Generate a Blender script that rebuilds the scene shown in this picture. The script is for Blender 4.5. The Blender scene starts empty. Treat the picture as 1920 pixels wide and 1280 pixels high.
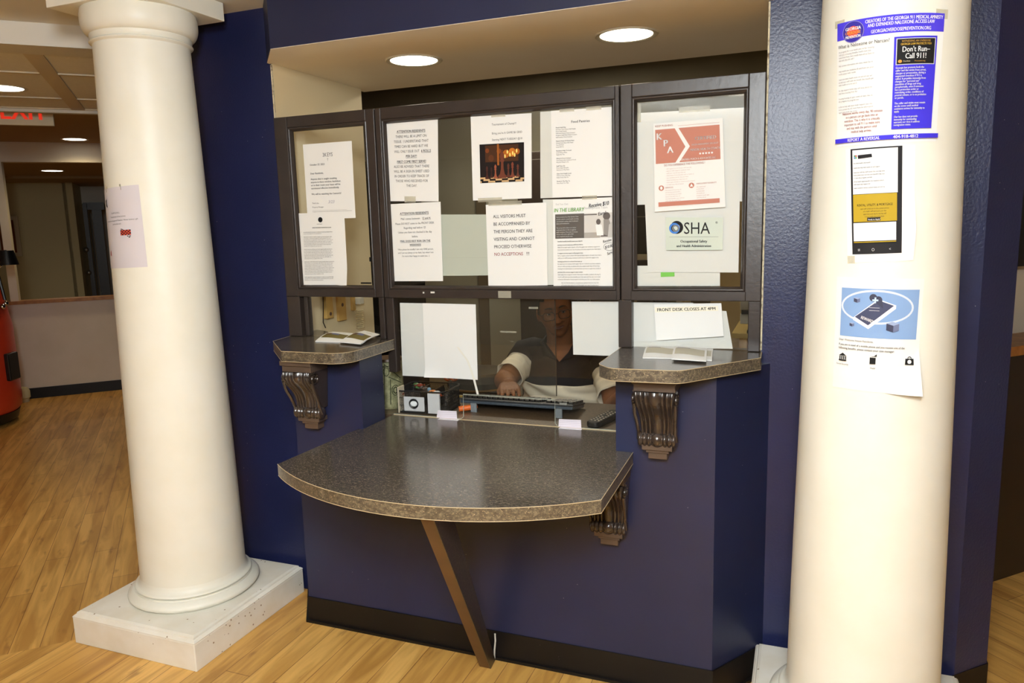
import bpy, bmesh, math, random
from mathutils import Vector, Matrix, noise
PI = math.pi
random.seed(7)
SC = bpy.context.scene
COL = SC.collection

# ------------------------------------------------------------------ camera
CAM = Vector((0.0, -2.40, 1.485))
FPX = 1395.0
PITCH, ROLL, YAW = [math.radians(a) for a in (8.93, -1.58, 21.39)]
def cam_axes():
    cy, sy = math.cos(YAW), math.sin(YAW)
    f = Vector((-sy, cy, 0)); r = Vector((cy, sy, 0)); u = Vector((0, 0, 1))
    cp, sp = math.cos(PITCH), math.sin(PITCH)
    f2 = f*cp - u*sp; u2 = u*cp + f*sp
    cr, sr = math.cos(ROLL), math.sin(ROLL)
    return r*cr + u2*sr, -r*sr + u2*cr, f2
AX, AU, AF = cam_axes()
cd = bpy.data.cameras.new('camera'); co = bpy.data.objects.new('camera', cd); COL.objects.link(co)
cd.sensor_width = 36.0; cd.lens = FPX/1920.0*36.0; cd.clip_start = 0.05; cd.clip_end = 60
co.matrix_world = Matrix(((AX.x, AU.x, -AF.x, CAM.x), (AX.y, AU.y, -AF.y, CAM.y), (AX.z, AU.z, -AF.z, CAM.z), (0, 0, 0, 1)))
SC.camera = co

# ------------------------------------------------------------------ colour management, world, lights
SC.view_settings.view_transform = 'Standard'
SC.view_settings.look = 'None'
SC.view_settings.gamma = 1.0
SC.view_settings.exposure = 0.0
SC.view_settings.use_curve_mapping = False
SC.cycles.max_bounces = 8
SC.cycles.transparent_max_bounces = 24
SC.cycles.sample_clamp_indirect = 12.0
SC.cycles.caustics_reflective = False
SC.cycles.caustics_refractive = False
try:
    SC.cycles.use_denoising = True
except Exception:
    pass
wd = bpy.data.worlds.new('world'); SC.world = wd; wd.use_nodes = True
wd.node_tree.nodes['Background'].inputs[0].default_value = (1.0, 0.93, 0.82, 1)
wd.node_tree.nodes['Background'].inputs[1].default_value = 0.015

def area_light(name, loc, target, size, power, color=(1, 1, 1), size_y=None, shape='DISK', spread=None):
    ld = bpy.data.lights.new(name, 'AREA'); ld.energy = power; ld.color = color; ld.size = size
    ld.shape = shape
    if size_y: ld.size_y = size_y
    if spread: ld.spread = math.radians(spread)
    o = bpy.data.objects.new(name, ld); COL.objects.link(o); o.location = loc
    o.rotation_euler = (Vector(target) - Vector(loc)).to_track_quat('-Z', 'Y').to_euler()
    return o
# the photographer's flash above the lens, and its bounce off the lobby ceiling
area_light('flash', (0.05, -2.6, 2.12), (-1.7, -0.1, 0.8), 0.42, 46, (0.90, 0.96, 1.0))
def spot_light(name, loc, target, power, angle, blend, color, soft=0.05):
    ld = bpy.data.lights.new(name, 'SPOT'); ld.energy = power; ld.color = color; ld.shadow_soft_size = soft
    ld.spot_size = math.radians(angle); ld.spot_blend = blend
    o = bpy.data.objects.new(name, ld); COL.objects.link(o); o.location = loc
    o.rotation_euler = (Vector(target) - Vector(loc)).to_track_quat('-Z', 'Y').to_euler()
    return o
# the second flash head points up and lights the lobby ceiling, which lights the room
spot_light('bounce_flash', (-0.1, -2.6, 1.6), (-0.45, -3.0, 2.3), 1080, 125, 1.0, (0.86, 0.94, 1.0))
bare = bpy.data.lights.new('bare_flash', 'POINT'); bare.energy = 56; bare.color = (0.91, 0.965, 1.0); bare.shadow_soft_size = 0.09
bo = bpy.data.objects.new('bare_flash', bare); COL.objects.link(bo); bo.location = (-0.20, -2.58, 1.70)

# ------------------------------------------------------------------ pixel helpers (1920 x 1280 frame -> a plane of the room)
def ray(x, y):
    return AX*((x-960)/FPX) + AU*(-(y-640)/FPX) + AF
def onY(x, y, Y):
    r = ray(x, y); return CAM + r*((Y-CAM.y)/r.y)
def onZ(x, y, Z):
    r = ray(x, y); return CAM + r*((Z-CAM.z)/r.z)
S2 = 2**-0.5
def uw(u, w, z=0.0):            # the building's axes stand at 45 degrees to the reception window
    return Vector(((u-w)*S2, (u+w)*S2, z))
def onW(x, y, w):
    r = ray(x, y); n = Vector((-S2, S2, 0)); return CAM + r*((w - n.dot(CAM))/n.dot(r))

# ------------------------------------------------------------------ colours and materials
def lin(c):
    out = []
    for v in c[:3]:
        v = v/255.0
        out.append(v/12.92 if v <= 0.04045 else ((v+0.055)/1.055)**2.4)
    return (out[0], out[1], out[2], 1.0)
MATS = {}
def pmat(name, rgb, rough=0.5, spec=0.5, metal=0.0, bump=None, rgb2=None, nscale=20, ndetail=4, nmix=(0.35, 0.65), coat=0.0, emit=None, estr=0):
    if name in MATS: return MATS[name]
    m = bpy.data.materials.new(name); m.use_nodes = True; nt = m.node_tree; b = nt.nodes['Principled BSDF']
    b.inputs['Base Color'].default_value = lin(rgb); b.inputs['Roughness'].default_value = rough
    b.inputs['Specular IOR Level'].default_value = spec; b.inputs['Metallic'].default_value = metal
    b.inputs['Coat Weight'].default_value = coat
    if emit:
        b.inputs['Emission Color'].default_value = lin(emit); b.inputs['Emission Strength'].default_value = estr
    tc = nt.nodes.new('ShaderNodeTexCoord')
    if rgb2:
        n = nt.nodes.new('ShaderNodeTexNoise'); n.inputs['Scale'].default_value = nscale; n.inputs['Detail'].default_value = ndetail
        nt.links.new(tc.outputs['Object'], n.inputs['Vector'])
        r = nt.nodes.new('ShaderNodeValToRGB'); r.color_ramp.elements[0].position = nmix[0]; r.color_ramp.elements[1].position = nmix[1]
        r.color_ramp.elements[0].color = lin(rgb); r.color_ramp.elements[1].color = lin(rgb2)
        nt.links.new(n.outputs['Fac'], r.inputs['Fac']); nt.links.new(r.outputs['Color'], b.inputs['Base Color'])
    if bump:
        n2 = nt.nodes.new('ShaderNodeTexNoise'); n2.inputs['Scale'].default_value = bump[0]; n2.inputs['Detail'].default_value = 4
        nt.links.new(tc.outputs['Object'], n2.inputs['Vector'])
        bp = nt.nodes.new('ShaderNodeBump'); bp.inputs['Strength'].default_value = bump[1]; bp.inputs['Distance'].default_value = bump[2]
        nt.links.new(n2.outputs['Fac'], bp.inputs['Height']); nt.links.new(bp.outputs['Normal'], b.inputs['Normal'])
    MATS[name] = m; return m

def specks(m, rgb, scale, thr, mask_scale=1.5, mask=(0.5, 0.62)):
    """chipped flecks of another colour over a painted surface"""
    nt = m.node_tree; b = nt.nodes['Principled BSDF']; tc = nt.nodes.new('ShaderNodeTexCoord')
    v = nt.nodes.new('ShaderNodeTexVoronoi'); v.inputs['Scale'].default_value = scale
    nt.links.new(tc.outputs['Object'], v.inputs['Vector'])
    lt = nt.nodes.new('ShaderNodeMath'); lt.operation = 'LESS_THAN'; lt.inputs[1].default_value = thr
    nt.links.new(v.outputs['Distance'], lt.inputs[0])
    n = nt.nodes.new('ShaderNodeTexNoise'); n.inputs['Scale'].default_value = mask_scale; nt.links.new(tc.outputs['Object'], n.inputs['Vector'])
    gt = nt.nodes.new('ShaderNodeMath'); gt.operation = 'GREATER_THAN'; gt.inputs[1].default_value = mask[0]
    nt.links.new(n.outputs['Fac'], gt.inputs[0])
    # keep only some cells
    sep = nt.nodes.new('ShaderNodeSeparateColor'); nt.links.new(v.outputs['Color'], sep.inputs[0])
    g2 = nt.nodes.new('ShaderNodeMath'); g2.operation = 'GREATER_THAN'; g2.inputs[1].default_value = mask[1]; nt.links.new(sep.outputs[0], g2.inputs[0])
    mu = nt.nodes.new('ShaderNodeMath'); mu.operation = 'MULTIPLY'; nt.links.new(lt.outputs[0], mu.inputs[0]); nt.links.new(gt.outputs[0], mu.inputs[1])
    mu2 = nt.nodes.new('ShaderNodeMath'); mu2.operation = 'MULTIPLY'; nt.links.new(mu.outputs[0], mu2.inputs[0]); nt.links.new(g2.outputs[0], mu2.inputs[1])
    mx = nt.nodes.new('ShaderNodeMix'); mx.data_type = 'RGBA'
    src = b.inputs['Base Color']
    if src.is_linked:
        nt.links.new(src.links[0].from_socket, mx.inputs['A'])
    else:
        mx.inputs['A'].default_value = src.default_value
    mx.inputs['B'].default_value = lin(rgb)
    nt.links.new(mu2.outputs[0], mx.inputs['Factor']); nt.links.new(mx.outputs['Result'], src)
    return m

M_BLUE = specks(pmat('blue_wall_paint', (27, 32, 66), 0.33, 0.45, bump=(120, 0.28, 0.003), rgb2=(31, 36, 73), nscale=3), (196, 192, 184), 70, 0.07, 2.5, (0.52, 0.86))
M_BLUEP = specks(pmat('blue_panel_paint', (27, 32, 60), 0.40, 0.5, bump=(40, 0.05, 0.002), rgb2=(31, 36, 67), nscale=3), (180, 178, 172), 60, 0.055, 2.5, (0.5, 0.86))
M_CREAM = pmat('column_paint', (232, 229, 215), 0.42, 0.4, rgb2=(236, 234, 223), nscale=6, bump=(18, 0.12, 0.002))
M_PLINTH = pmat('plinth_paint', (232, 225, 209), 0.45, 0.4, rgb2=(240, 236, 226), nscale=8, bump=(30, 0.12, 0.002))
specks(M_PLINTH, (150, 128, 100), 48, 0.16, 6.0, (0.565, 0.62))
M_CEIL = pmat('white_ceiling_paint', (218, 214, 204), 0.7, 0.3, rgb2=(222, 218, 209), nscale=3)
M_SOFFIT = pmat('soffit_paint', (242, 233, 218), 0.6, 0.3, rgb2=(244, 237, 224), nscale=4)
M_WALLC = pmat('cream_wall_paint', (214, 204, 186), 0.6, 0.35, rgb2=(220, 210, 194), nscale=4)
M_WALLT = pmat('tan_office_paint', (206, 186, 140), 0.6, 0.35, rgb2=(212, 194, 150), nscale=4)
M_FRAME = pmat('dark_brown_frame_paint', (47, 39, 35), 0.34, 0.5, bump=(60, 0.25, 0.002), rgb2=(55, 46, 41), nscale=9)
M_CORB = pmat('walnut_bracket_gloss', (48, 38, 32), 0.22, 0.6, rgb2=(61, 48, 40), nscale=14, coat=0.3)
M_CORBF = pmat('brown_block_paint', (84, 68, 56), 0.45, 0.4)
M_STRUT = pmat('brown_strut_paint', (84, 62, 42), 0.45, 0.4, rgb2=(93, 69, 46), nscale=10)
M_BASE = specks(pmat('black_vinyl_base', (20, 16, 14), 0.45, 0.3), (110, 104, 96), 60, 0.05, 3, (0.5, 0.8))
M_PAPER = pmat('white_paper', (232, 231, 227), 0.75, 0.25, bump=(9, 0.25, 0.004))
M_PAPER2 = pmat('greenish_paper', (196, 200, 186), 0.75, 0.25, bump=(9, 0.25, 0.004))
M_PAPER3 = pmat('cream_paper_back', (230, 228, 221), 0.75, 0.25, bump=(9, 0.25, 0.004))
M_SEAM = pmat('laminate_edge_seam', (186, 166, 130), 0.5, 0.4)
M_CAULK = pmat('old_caulk', (206, 194, 164), 0.8, 0.2, rgb2=(120, 104, 84), nscale=60, nmix=(0.5, 0.7))
M_BLACK = pmat('black_plastic', (20, 20, 21), 0.35, 0.5)
M_DGREY = pmat('dark_grey_plastic', (52, 52, 54), 0.45, 0.5)
M_CHROME = pmat('chrome', (200, 200, 200), 0.15, 0.5, 1.0)
M_WOODL = pmat('light_wood', (206, 168, 96), 0.5, 0.4, rgb2=(190, 148, 82), nscale=12)
M_WTRIM = pmat('honey_wood_trim', (170, 116, 56), 0.4, 0.5, rgb2=(140, 90, 42), nscale=20)

def laminate(name, base, spk, dark, rough=0.24):
    m = bpy.data.materials.new(name); m.use_nodes = True; nt = m.node_tree; b = nt.nodes['Principled BSDF']
    tc = nt.nodes.new('ShaderNodeTexCoord')
    n1 = nt.nodes.new('ShaderNodeTexNoise'); n1.inputs['Scale'].default_value = 130; n1.inputs['Detail'].default_value = 5; n1.inputs['Roughness'].default_value = 0.72
    mp = nt.nodes.new('ShaderNodeMapping'); mp.inputs['Scale'].default_value = (0.62, 1.2, 1.0)
    nt.links.new(tc.outputs['Object'], mp.inputs['Vector']); nt.links.new(mp.outputs['Vector'], n1.inputs['Vector'])
    r1 = nt.nodes.new('ShaderNodeValToRGB'); e = r1.color_ramp.elements
    e[0].position = 0.36; e[0].color = lin(dark); e[1].position = 0.50; e[1].color = lin(base)
    e2 = e.new(0.62); e2.color = lin(spk)
    nt.links.new(n1.outputs['Fac'], r1.inputs['Fac'])
    n2 = nt.nodes.new('ShaderNodeTexNoise'); n2.inputs['Scale'].default_value = 300; n2.inputs['Detail'].default_value = 2
    nt.links.new(mp.outputs['Vector'], n2.inputs['Vector'])
    r2 = nt.nodes.new('ShaderNodeValToRGB'); r2.color_ramp.elements[0].position = 0.64; r2.color_ramp.elements[0].color = (0, 0, 0, 1)
    r2.color_ramp.elements[1].position = 0.7; r2.color_ramp.elements[1].color = (1, 1, 1, 1); nt.links.new(n2.outputs['Fac'], r2.inputs['Fac'])
    mx = nt.nodes.new('ShaderNodeMix'); mx.data_type = 'RGBA'; mx.inputs['B'].default_value = lin([min(255, c*1.5) for c in spk])
    nt.links.new(r2.outputs['Color'], mx.inputs['Factor']); nt.links.new(r1.outputs['Color'], mx.inputs['A'])
    nt.links.new(mx.outputs['Result'], b.inputs['Base Color'])
    b.inputs['Roughness'].default_value = rough; b.inputs['Specular IOR Level'].default_value = 0.85
    return m
M_LAM = laminate('dark_speckled_laminate', (76, 68, 60), (98, 89, 78), (58, 51, 45), 0.2)
M_LAME = laminate('speckled_laminate_edge', (82, 72, 58), (120, 108, 88), (54, 46, 36), 0.35)

def wood_floor(name, deg):
    m = bpy.data.materials.new(name); m.use_nodes = True; nt = m.node_tree; b = nt.nodes['Principled BSDF']
    tc = nt.nodes.new('ShaderNodeTexCoord')
    rot = nt.nodes.new('ShaderNodeMapping'); rot.inputs['Rotation'].default_value = (0, 0, math.radians(deg))   # planks along W
    nt.links.new(tc.outputs['Object'], rot.inputs['Vector'])
    br = nt.nodes.new('ShaderNodeTexBrick'); br.offset = 0.37; br.inputs['Scale'].default_value = 1.0
    br.inputs['Brick Width'].default_value = 0.92; br.inputs['Row Height'].default_value = 0.100
    br.inputs['Mortar Size'].default_value = 0.0013; br.inputs['Mortar Smooth'].default_value = 0.2; br.inputs['Bias'].default_value = 0.0
    br.inputs['Color1'].default_value = lin((230, 186, 110)); br.inputs['Color2'].default_value = lin((206, 160, 88)); br.inputs['Mortar'].default_value = lin((142, 98, 52))
    nt.links.new(rot.outputs['Vector'], br.inputs['Vector'])
    st = nt.nodes.new('ShaderNodeMapping'); st.inputs['Scale'].default_value = (1.5, 15, 1)
    nt.links.new(rot.outputs['Vector'], st.inputs['Vector'])
    n = nt.nodes.new('ShaderNodeTexNoise'); n.inputs['Scale'].default_value = 1.6; n.inputs['Detail'].default_value = 7; n.inputs['Distortion'].default_value = 0.8
    nt.links.new(st.outputs['Vector'], n.inputs['Vector'])
    r = nt.nodes.new('ShaderNodeValToRGB'); r.color_ramp.elements[0].position = 0.34; r.color_ramp.elements[0].color = lin((212, 196, 172))
    r.color_ramp.elements[1].position = 0.62; r.color_ramp.elements[1].color = lin((255, 250, 240)); nt.links.new(n.outputs['Fac'], r.inputs['Fac'])
    mu = nt.nodes.new('ShaderNodeMix'); mu.data_type = 'RGBA'; mu.blend_type = 'MULTIPLY'; mu.inputs['Factor'].default_value = 1.0
    nt.links.new(br.outputs['Color'], mu.inputs['A']); nt.links.new(r.outputs['Color'], mu.inputs['B'])
    # knots
    kt = nt.nodes.new('ShaderNodeMapping'); kt.inputs['Scale'].default_value = (3.2, 9, 1); nt.links.new(rot.outputs['Vector'], kt.inputs['Vector'])
    kn = nt.nodes.new('ShaderNodeTexNoise'); kn.inputs['Scale'].default_value = 2.1; kn.inputs['Detail'].default_value = 3; nt.links.new(kt.outputs['Vector'], kn.inputs['Vector'])
    kr = nt.nodes.new('ShaderNodeValToRGB'); kr.color_ramp.elements[0].position = 0.62; kr.color_ramp.elements[0].color = (0, 0, 0, 1)
    kr.color_ramp.elements[1].position = 0.78; kr.color_ramp.elements[1].color = (0.8, 0.8, 0.8, 1); nt.links.new(kn.outputs['Fac'], kr.inputs['Fac'])
    k2 = nt.nodes.new('ShaderNodeMix'); k2.data_type = 'RGBA'; k2.inputs['B'].default_value = lin((128, 80, 38))
    nt.links.new(kr.outputs['Color'], k2.inputs['Factor']); nt.links.new(mu.outputs['Result'], k2.inputs['A'])
    nt.links.new(k2.outputs['Result'], b.inputs['Base Color'])
    b.inputs['Roughness'].default_value = 0.34; b.inputs['Specular IOR Level'].default_value = 0.4
    return m
M_FLOOR = wood_floor('honey_oak_planks', 90)
M_FLOOR2 = wood_floor('honey_oak_planks_diagonal', 45)

def glass_mat(name, tint=(0.985, 0.99, 0.985), refl=1.0, haze=0.0, hazecol=(120, 116, 104)):
    m = bpy.data.materials.new(name); m.use_nodes = True; nt = m.node_tree; nt.nodes.clear()
    o = nt.nodes.new('ShaderNodeOutputMaterial'); t = nt.nodes.new('ShaderNodeBsdfTransparent'); g = nt.nodes.new('ShaderNodeBsdfGlossy')
    t.inputs[0].default_value = (*tint, 1); g.inputs['Roughness'].default_value = 0.02; g.inputs[0].default_value = (refl, refl, refl, 1)
    lw = nt.nodes.new('ShaderNodeLayerWeight'); lw.inputs[0].default_value = 0.5
    pw = nt.nodes.new('ShaderNodeMath'); pw.operation = 'POWER'; pw.inputs[1].default_value = 5.0; nt.links.new(lw.outputs['Facing'], pw.inputs[0])
    f = nt.nodes.new('ShaderNodeMath'); f.operation = 'MULTIPLY_ADD'; f.inputs[1].default_value = 0.95; f.inputs[2].default_value = 0.024; nt.links.new(pw.outputs[0], f.inputs[0])
    mx = nt.nodes.new('ShaderNodeMixShader'); nt.links.new(f.outputs[0], mx.inputs[0]); nt.links.new(t.outputs[0], mx.inputs[1]); nt.links.new(g.outputs[0], mx.inputs[2])
    last = mx
    if haze:
        d = nt.nodes.new('ShaderNodeBsdfDiffuse'); d.inputs[0].default_value = lin(hazecol)
        m2 = nt.nodes.new('ShaderNodeMixShader'); m2.inputs[0].default_value = haze
        nt.links.new(mx.outputs[0], m2.inputs[1]); nt.links.new(d.outputs[0], m2.inputs[2]); last = m2
    nt.links.new(last.outputs[0], o.inputs[0])
    return m
M_GLASS = glass_mat('clear_window_glass', haze=0.006)
M_GLASSD = glass_mat('hazy_sliding_glass', haze=0.055)  # clear glass with a thin grey diffuse veil mixed in
M_TAPE = glass_mat('clear_tape', (0.9, 0.88, 0.8), haze=0.35, hazecol=(214, 208, 190))
M_ACRYL = glass_mat('acrylic_edge', (0.8, 0.85, 0.8), haze=0.55, hazecol=(200, 204, 190))

def cmat(rgb, rough=0.7):
    k = 'print_%02x%02x%02x' % tuple(int(c) for c in rgb[:3])
    return pmat(k, rgb, rough, 0.25)

# ------------------------------------------------------------------ mesh helpers
def link(name, me, parent=None):
    o = bpy.data.objects.new(name, me); COL.objects.link(o)
    if parent: o.parent = parent
    return o
def obj(name, bm, mats, parent=None, smooth=False, bevel=0, angle=35):
    bmesh.ops.recalc_face_normals(bm, faces=bm.faces)
    me = bpy.data.meshes.new(name); bm.to_mesh(me); bm.free()
    if not isinstance(mats, (list, tuple)): mats = [mats]
    for m in mats: me.materials.append(m)
    if smooth:
        me.polygons.foreach_set('use_smooth', [True]*len(me.polygons))
        try: me.set_sharp_from_angle(angle=math.radians(angle))
        except Exception: pass
    o = link(name, me, parent)
    if bevel:
        b = o.modifiers.new('bevel', 'BEVEL'); b.width = bevel; b.segments = 2; b.limit_method = 'ANGLE'; b.angle_limit = math.radians(40)
    return o
def tag(o, label, cat, group=None):
    o['label'] = label; o['category'] = cat
    if group: o['group'] = group
    return o
def thing(name, label, cat, loc=(0, 0, 0), rz=0, group=None):
    o = bpy.data.objects.new(name, None); COL.objects.link(o); o.location = loc; o.rotation_euler = (0, 0, rz)
    return tag(o, label, cat, group)
def struct(o):
    o['kind'] = 'structure'; return o
def box(bm, c, s, M=None, mi=0):
    """box by centre and full sizes"""
    vs = []
    for dx in (-.5, .5):
        for dy in (-.5, .5):
            for dz in (-.5, .5):
                v = Vector((c[0]+dx*s[0], c[1]+dy*s[1], c[2]+dz*s[2]))
                vs.append(bm.verts.new(M @ v if M else v))
    for f in ((0, 1, 3, 2), (4, 6, 7, 5), (0, 4, 5, 1), (2, 3, 7, 6), (0, 2, 6, 4), (1, 5, 7, 3)):
        bm.faces.new([vs[i] for i in f]).material_index = mi
    return vs
def boxr(bm, a, b, mi=0, M=None):
    return box(bm, [(a[i]+b[i])/2 for i in range(3)], [abs(b[i]-a[i]) for i in range(3)], M, mi)
def prism(bm, pts, z0, z1, mi_side=0, mi_cap=0):
    lo = [bm.verts.new((p[0], p[1], z0)) for p in pts]; hi = [bm.verts.new((p[0], p[1], z1)) for p in pts]
    n = len(pts)
    bm.faces.new(lo).material_index = mi_cap; bm.faces.new(hi).material_index = mi_cap
    for i in range(n):
        bm.faces.new((lo[i], lo[(i+1) % n], hi[(i+1) % n], hi[i])).material_index = mi_side
def wallstrip(bm, pts, z0, z1, th, mi=0):
    """upright wall along a polyline, thickness th to the left of travel"""
    n = len(pts); P = [Vector((p[0], p[1])) for p in pts]; off = []
    for i in range(n):
        if i == 0: d = (P[1]-P[0]).normalized(); nn = Vector((-d.y, d.x)); off.append(P[i]+nn*th)
        elif i == n-1: d = (P[i]-P[i-1]).normalized(); nn = Vector((-d.y, d.x)); off.append(P[i]+nn*th)
        else:
            d1 = (P[i]-P[i-1]).normalized(); d2 = (P[i+1]-P[i]).normalized()
            n1 = Vector((-d1.y, d1.x)); n2 = Vector((-d2.y, d2.x)); m = (n1+n2).normalized()
            off.append(P[i]+m*(th/max(0.3, m.dot(n1))))
    prism(bm, P + off[::-1], z0, z1, mi, mi)
def lathe(bm, prof, c=(0, 0, 0), n=64, axis='z', a0=0, a1=2*PI, mi=0):
    full = abs(a1-a0-2*PI) < 1e-6; m = n if full else n+1
    rings = []
    for r, z in prof:
        ring = []
        for i in range(m):
            a = a0+(a1-a0)*i/n
            if axis == 'z': v = (c[0]+r*math.cos(a), c[1]+r*math.sin(a), c[2]+z)
            elif axis == 'x': v = (c[0]+z, c[1]+r*math.cos(a), c[2]+r*math.sin(a))
            else: v = (c[0]+r*math.cos(a), c[1]+z, c[2]+r*math.sin(a))
            ring.append(bm.verts.new(v))
        rings.append(ring)
    for j in range(len(rings)-1):
        for i in range(n if full else n):
            k = (i+1) % m
            bm.faces.new((rings[j][i], rings[j][k], rings[j+1][k], rings[j+1][i])).material_index = mi
    if full:
        for R in (rings[0], rings[-1]):
            try: bm.faces.new(R).material_index = mi
            except Exception: pass
def tube(bm, pts, r, n=8, mi=0, caps=True):
    P = [Vector(p) for p in pts]; rad = r if isinstance(r, (list, tuple)) else [r]*len(P)
    rings = []; up = Vector((0, 0, 1))
    for i, p in enumerate(P):
        d = (P[min(i+1, len(P)-1)] - P[max(i-1, 0)]).normalized()
        a = d.cross(up)
        if a.length < 1e-3: a = d.cross(Vector((1, 0, 0)))
        a.normalize(); b = d.cross(a)
        rings.append([bm.verts.new(p + (a*math.cos(2*PI*k/n) + b*math.sin(2*PI*k/n))*rad[i]) for k in range(n)])
    for j in range(len(rings)-1):
        for k in range(n):
            bm.faces.new((rings[j][k], rings[j][(k+1) % n], rings[j+1][(k+1) % n], rings[j+1][k])).material_index = mi
    if caps:
        for R in (rings[0], rings[-1]): bm.faces.new(R).material_index = mi
def sphere(bm, c, r, sc=(1, 1, 1), n=16, M=None, mi=0):
    ret = bmesh.ops.create_uvsphere(bm, u_segments=n, v_segments=max(6, n//2+2), radius=r)
    for v in ret['verts']:
        q = Vector((v.co.x*sc[0], v.co.y*sc[1], v.co.z*sc[2]))
        if M: q = M @ q
        v.co = q + Vector(c)
    for f in {f for v in ret['verts'] for f in v.link_faces}: f.material_index = mi
def NB(): return bmesh.new()

# ================================================================== ROOM SHELL
bm = NB(); boxr(bm, (-16, -7, -0.1), (6, 12, -0.0008)); struct(obj('floor', bm, M_FLOOR2))
bm = NB(); prism(bm, [tuple(uw(-8, 1.33)[:2]), tuple(uw(-1.9, 1.33)[:2]), (-2.28, 0.12), (6, 0.12), (6, -7), (-6.6, -7)][::-1], -0.0007, 0.0); struct(obj('floor_front', bm, M_FLOOR))

# blue wall left of the window, and its return along the building's axis
bm = NB(); wallstrip(bm, [tuple(uw(-1.63, 6.3)[:2]), (-2.30, 0.0), (-1.879, 0.0)], 0, 2.5, 0.11); struct(obj('wall_left', bm, M_BLUE))
# blue pier right of the window
bm = NB(); wallstrip(bm, [(-0.1115, 0.0), (0.468, 0.0), (0.572, 0.10), (0.572, 0.60)], 0, 2.5, 0.10); struct(obj('wall_right', bm, M_BLUE))
# bay front under the window: frontal panel with 45 degree sides and an opening for the counter
bm = NB()
XL, XR, YF = -1.722, -0.222, -0.21
wallstrip(bm, [(-1.87, 0.0), (XL, YF), (-1.433, YF), (-1.433, -0.06)], 0.745, 1.038, 0.03)
wallstrip(bm, [(-0.521, -0.06), (-0.521, YF), (XR, YF), (-0.083, 0.0)], 0.745, 1.038, 0.03)
wallstrip(bm, [(-1.87, 0.0), (XL, YF), (XR, YF), (-0.083, 0.0)], 0.0, 0.745, 0.06)
struct(obj('wall_front', bm, M_BLUEP))
# black cove base with its foot
bm = NB()
wallstrip(bm, [(-1.872, -0.006), (XL-0.004, YF-0.004), (XR+0.004, YF-0.004), (-0.08, -0.006)], 0.0, 0.102, 0.004)
wallstrip(bm, [(-1.88, -0.010), (XL-0.010, YF-0.014), (XR+0.010, YF-0.014), (-0.07, -0.010)], 0.0, 0.010, 0.010)
struct(obj('baseboard_front', bm, M_BASE))
bm = NB(); wallstrip(bm, [(0.466, -0.004), (0.576, 0.099), (0.576, 0.6)], 0.0, 0.102, 0.004); struct(obj('baseboard_right', bm, M_BASE))
# header over the bay and the cream soffit
bm = NB(); wallstrip(bm, [(-1.885, -0.015), (-1.731, -0.187), (-0.235, -0.187), (-0.085, -0.0)], 2.105, 2.5, 0.05); struct(obj('wall_header', bm, M_BLUEP))
bm = NB(); prism(bm, [(-1.885, -0.015), (-1.731, -0.186), (-0.235, -0.186), (-0.087, 0.0), (-0.087, 0.675), (-1.90, 0.675)], 2.104, 2.16); struct(obj('ceiling_soffit', bm, M_SOFFIT))
bm = NB(); boxr(bm, (-1.90, 0.62, 2.16), (-0.08, 0.675, 2.62)); struct(obj('wall_soffit_back', bm, M_WALLT))
# cream jamb wall inside on the left
bm = NB(); boxr(bm, (-1.985, 0.1105, 0.0), (-1.875, 0.61, 2.104)); boxr(bm, (-1.8785, 0.0, 0.0), (-1.875, 0.1105, 2.104)); struct(obj('wall_jamb', bm, pmat('warm_cream_jamb', (222, 204, 164), 0.6, 0.3)))
# old caulk at the ends of the window frame
bm = NB(); boxr(bm, (-1.8785, -0.006, 1.075), (-1.8735, 0.0, 2.10)); boxr(bm, (-0.113, -0.006, 1.08), (-0.108, 0.0, 2.10)); struct(obj('trim_1', bm, M_CAULK))

# lobby ceiling and the room to the left, along the 45 degree axis
bm = NB()
prism(bm, [(5, 3), (0.6, 0.6), (0.572, 0.05), (-2.3, 0.05), tuple(uw(-1.63, 1.81)[:2]), tuple(uw(-8, 1.81)[:2]), (-6.94, -7), (5, -7)], 2.305, 2.4)
struct(obj('ceiling', bm, M_CEIL))
def uwbox(bm, u0, u1, w0, w1, z0, z1, mi=0):
    pts = [uw(u0, w0), uw(u1, w0), uw(u1, w1), uw(u0, w1)]
    prism(bm, pts, z0, z1, mi, mi)
bm = NB(); uwbox(bm, -8, -1.63, 1.81, 1.98, 2.22, 2.42); struct(obj('ceiling_beam', bm, M_CEIL))
M_TILE = pmat('ceiling_tile', (244, 243, 240), 0.85, 0.2, rgb2=(238, 237, 233), nscale=90)
M_GRID = pmat('ceiling_grid', (220, 208, 184), 0.5, 0.4)
bm = NB(); uwbox(bm, -8, -1.63, 1.98, 3.51, 2.228, 2.33)
o = struct(obj('ceiling_tiles', bm, M_TILE))
bm = NB()
for w in (2.415, 3.12, 3.50): uwbox(bm, -8, -1.63, w-0.012, w+0.012, 2.222, 2.228)
for u in (-2.18, -3.4, -4.62, -5.84): uwbox(bm, u-0.035, u+0.035, 1.98, 3.51, 2.221, 2.229)
obj('tile_grid', bm, M_GRID, o)
bm = NB(); uwbox(bm, -8, -1.63, 3.51, 3.56, 2.205, 2.42); struct(obj('ceiling_drop', bm, M_CEIL))
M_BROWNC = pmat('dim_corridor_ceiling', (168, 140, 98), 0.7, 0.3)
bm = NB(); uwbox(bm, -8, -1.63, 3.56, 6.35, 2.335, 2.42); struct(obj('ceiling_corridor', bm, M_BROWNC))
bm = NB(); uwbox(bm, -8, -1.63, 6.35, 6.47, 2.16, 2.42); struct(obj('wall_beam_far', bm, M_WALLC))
bm = NB(); uwbox(bm, -8, -1.0, 6.47, 12, 2.20, 2.42); uwbox(bm, -8, -1.0, 8.7, 8.82, 2.17, 2.2); struct(obj('ceiling_far', bm, M_BROWNC))
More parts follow.
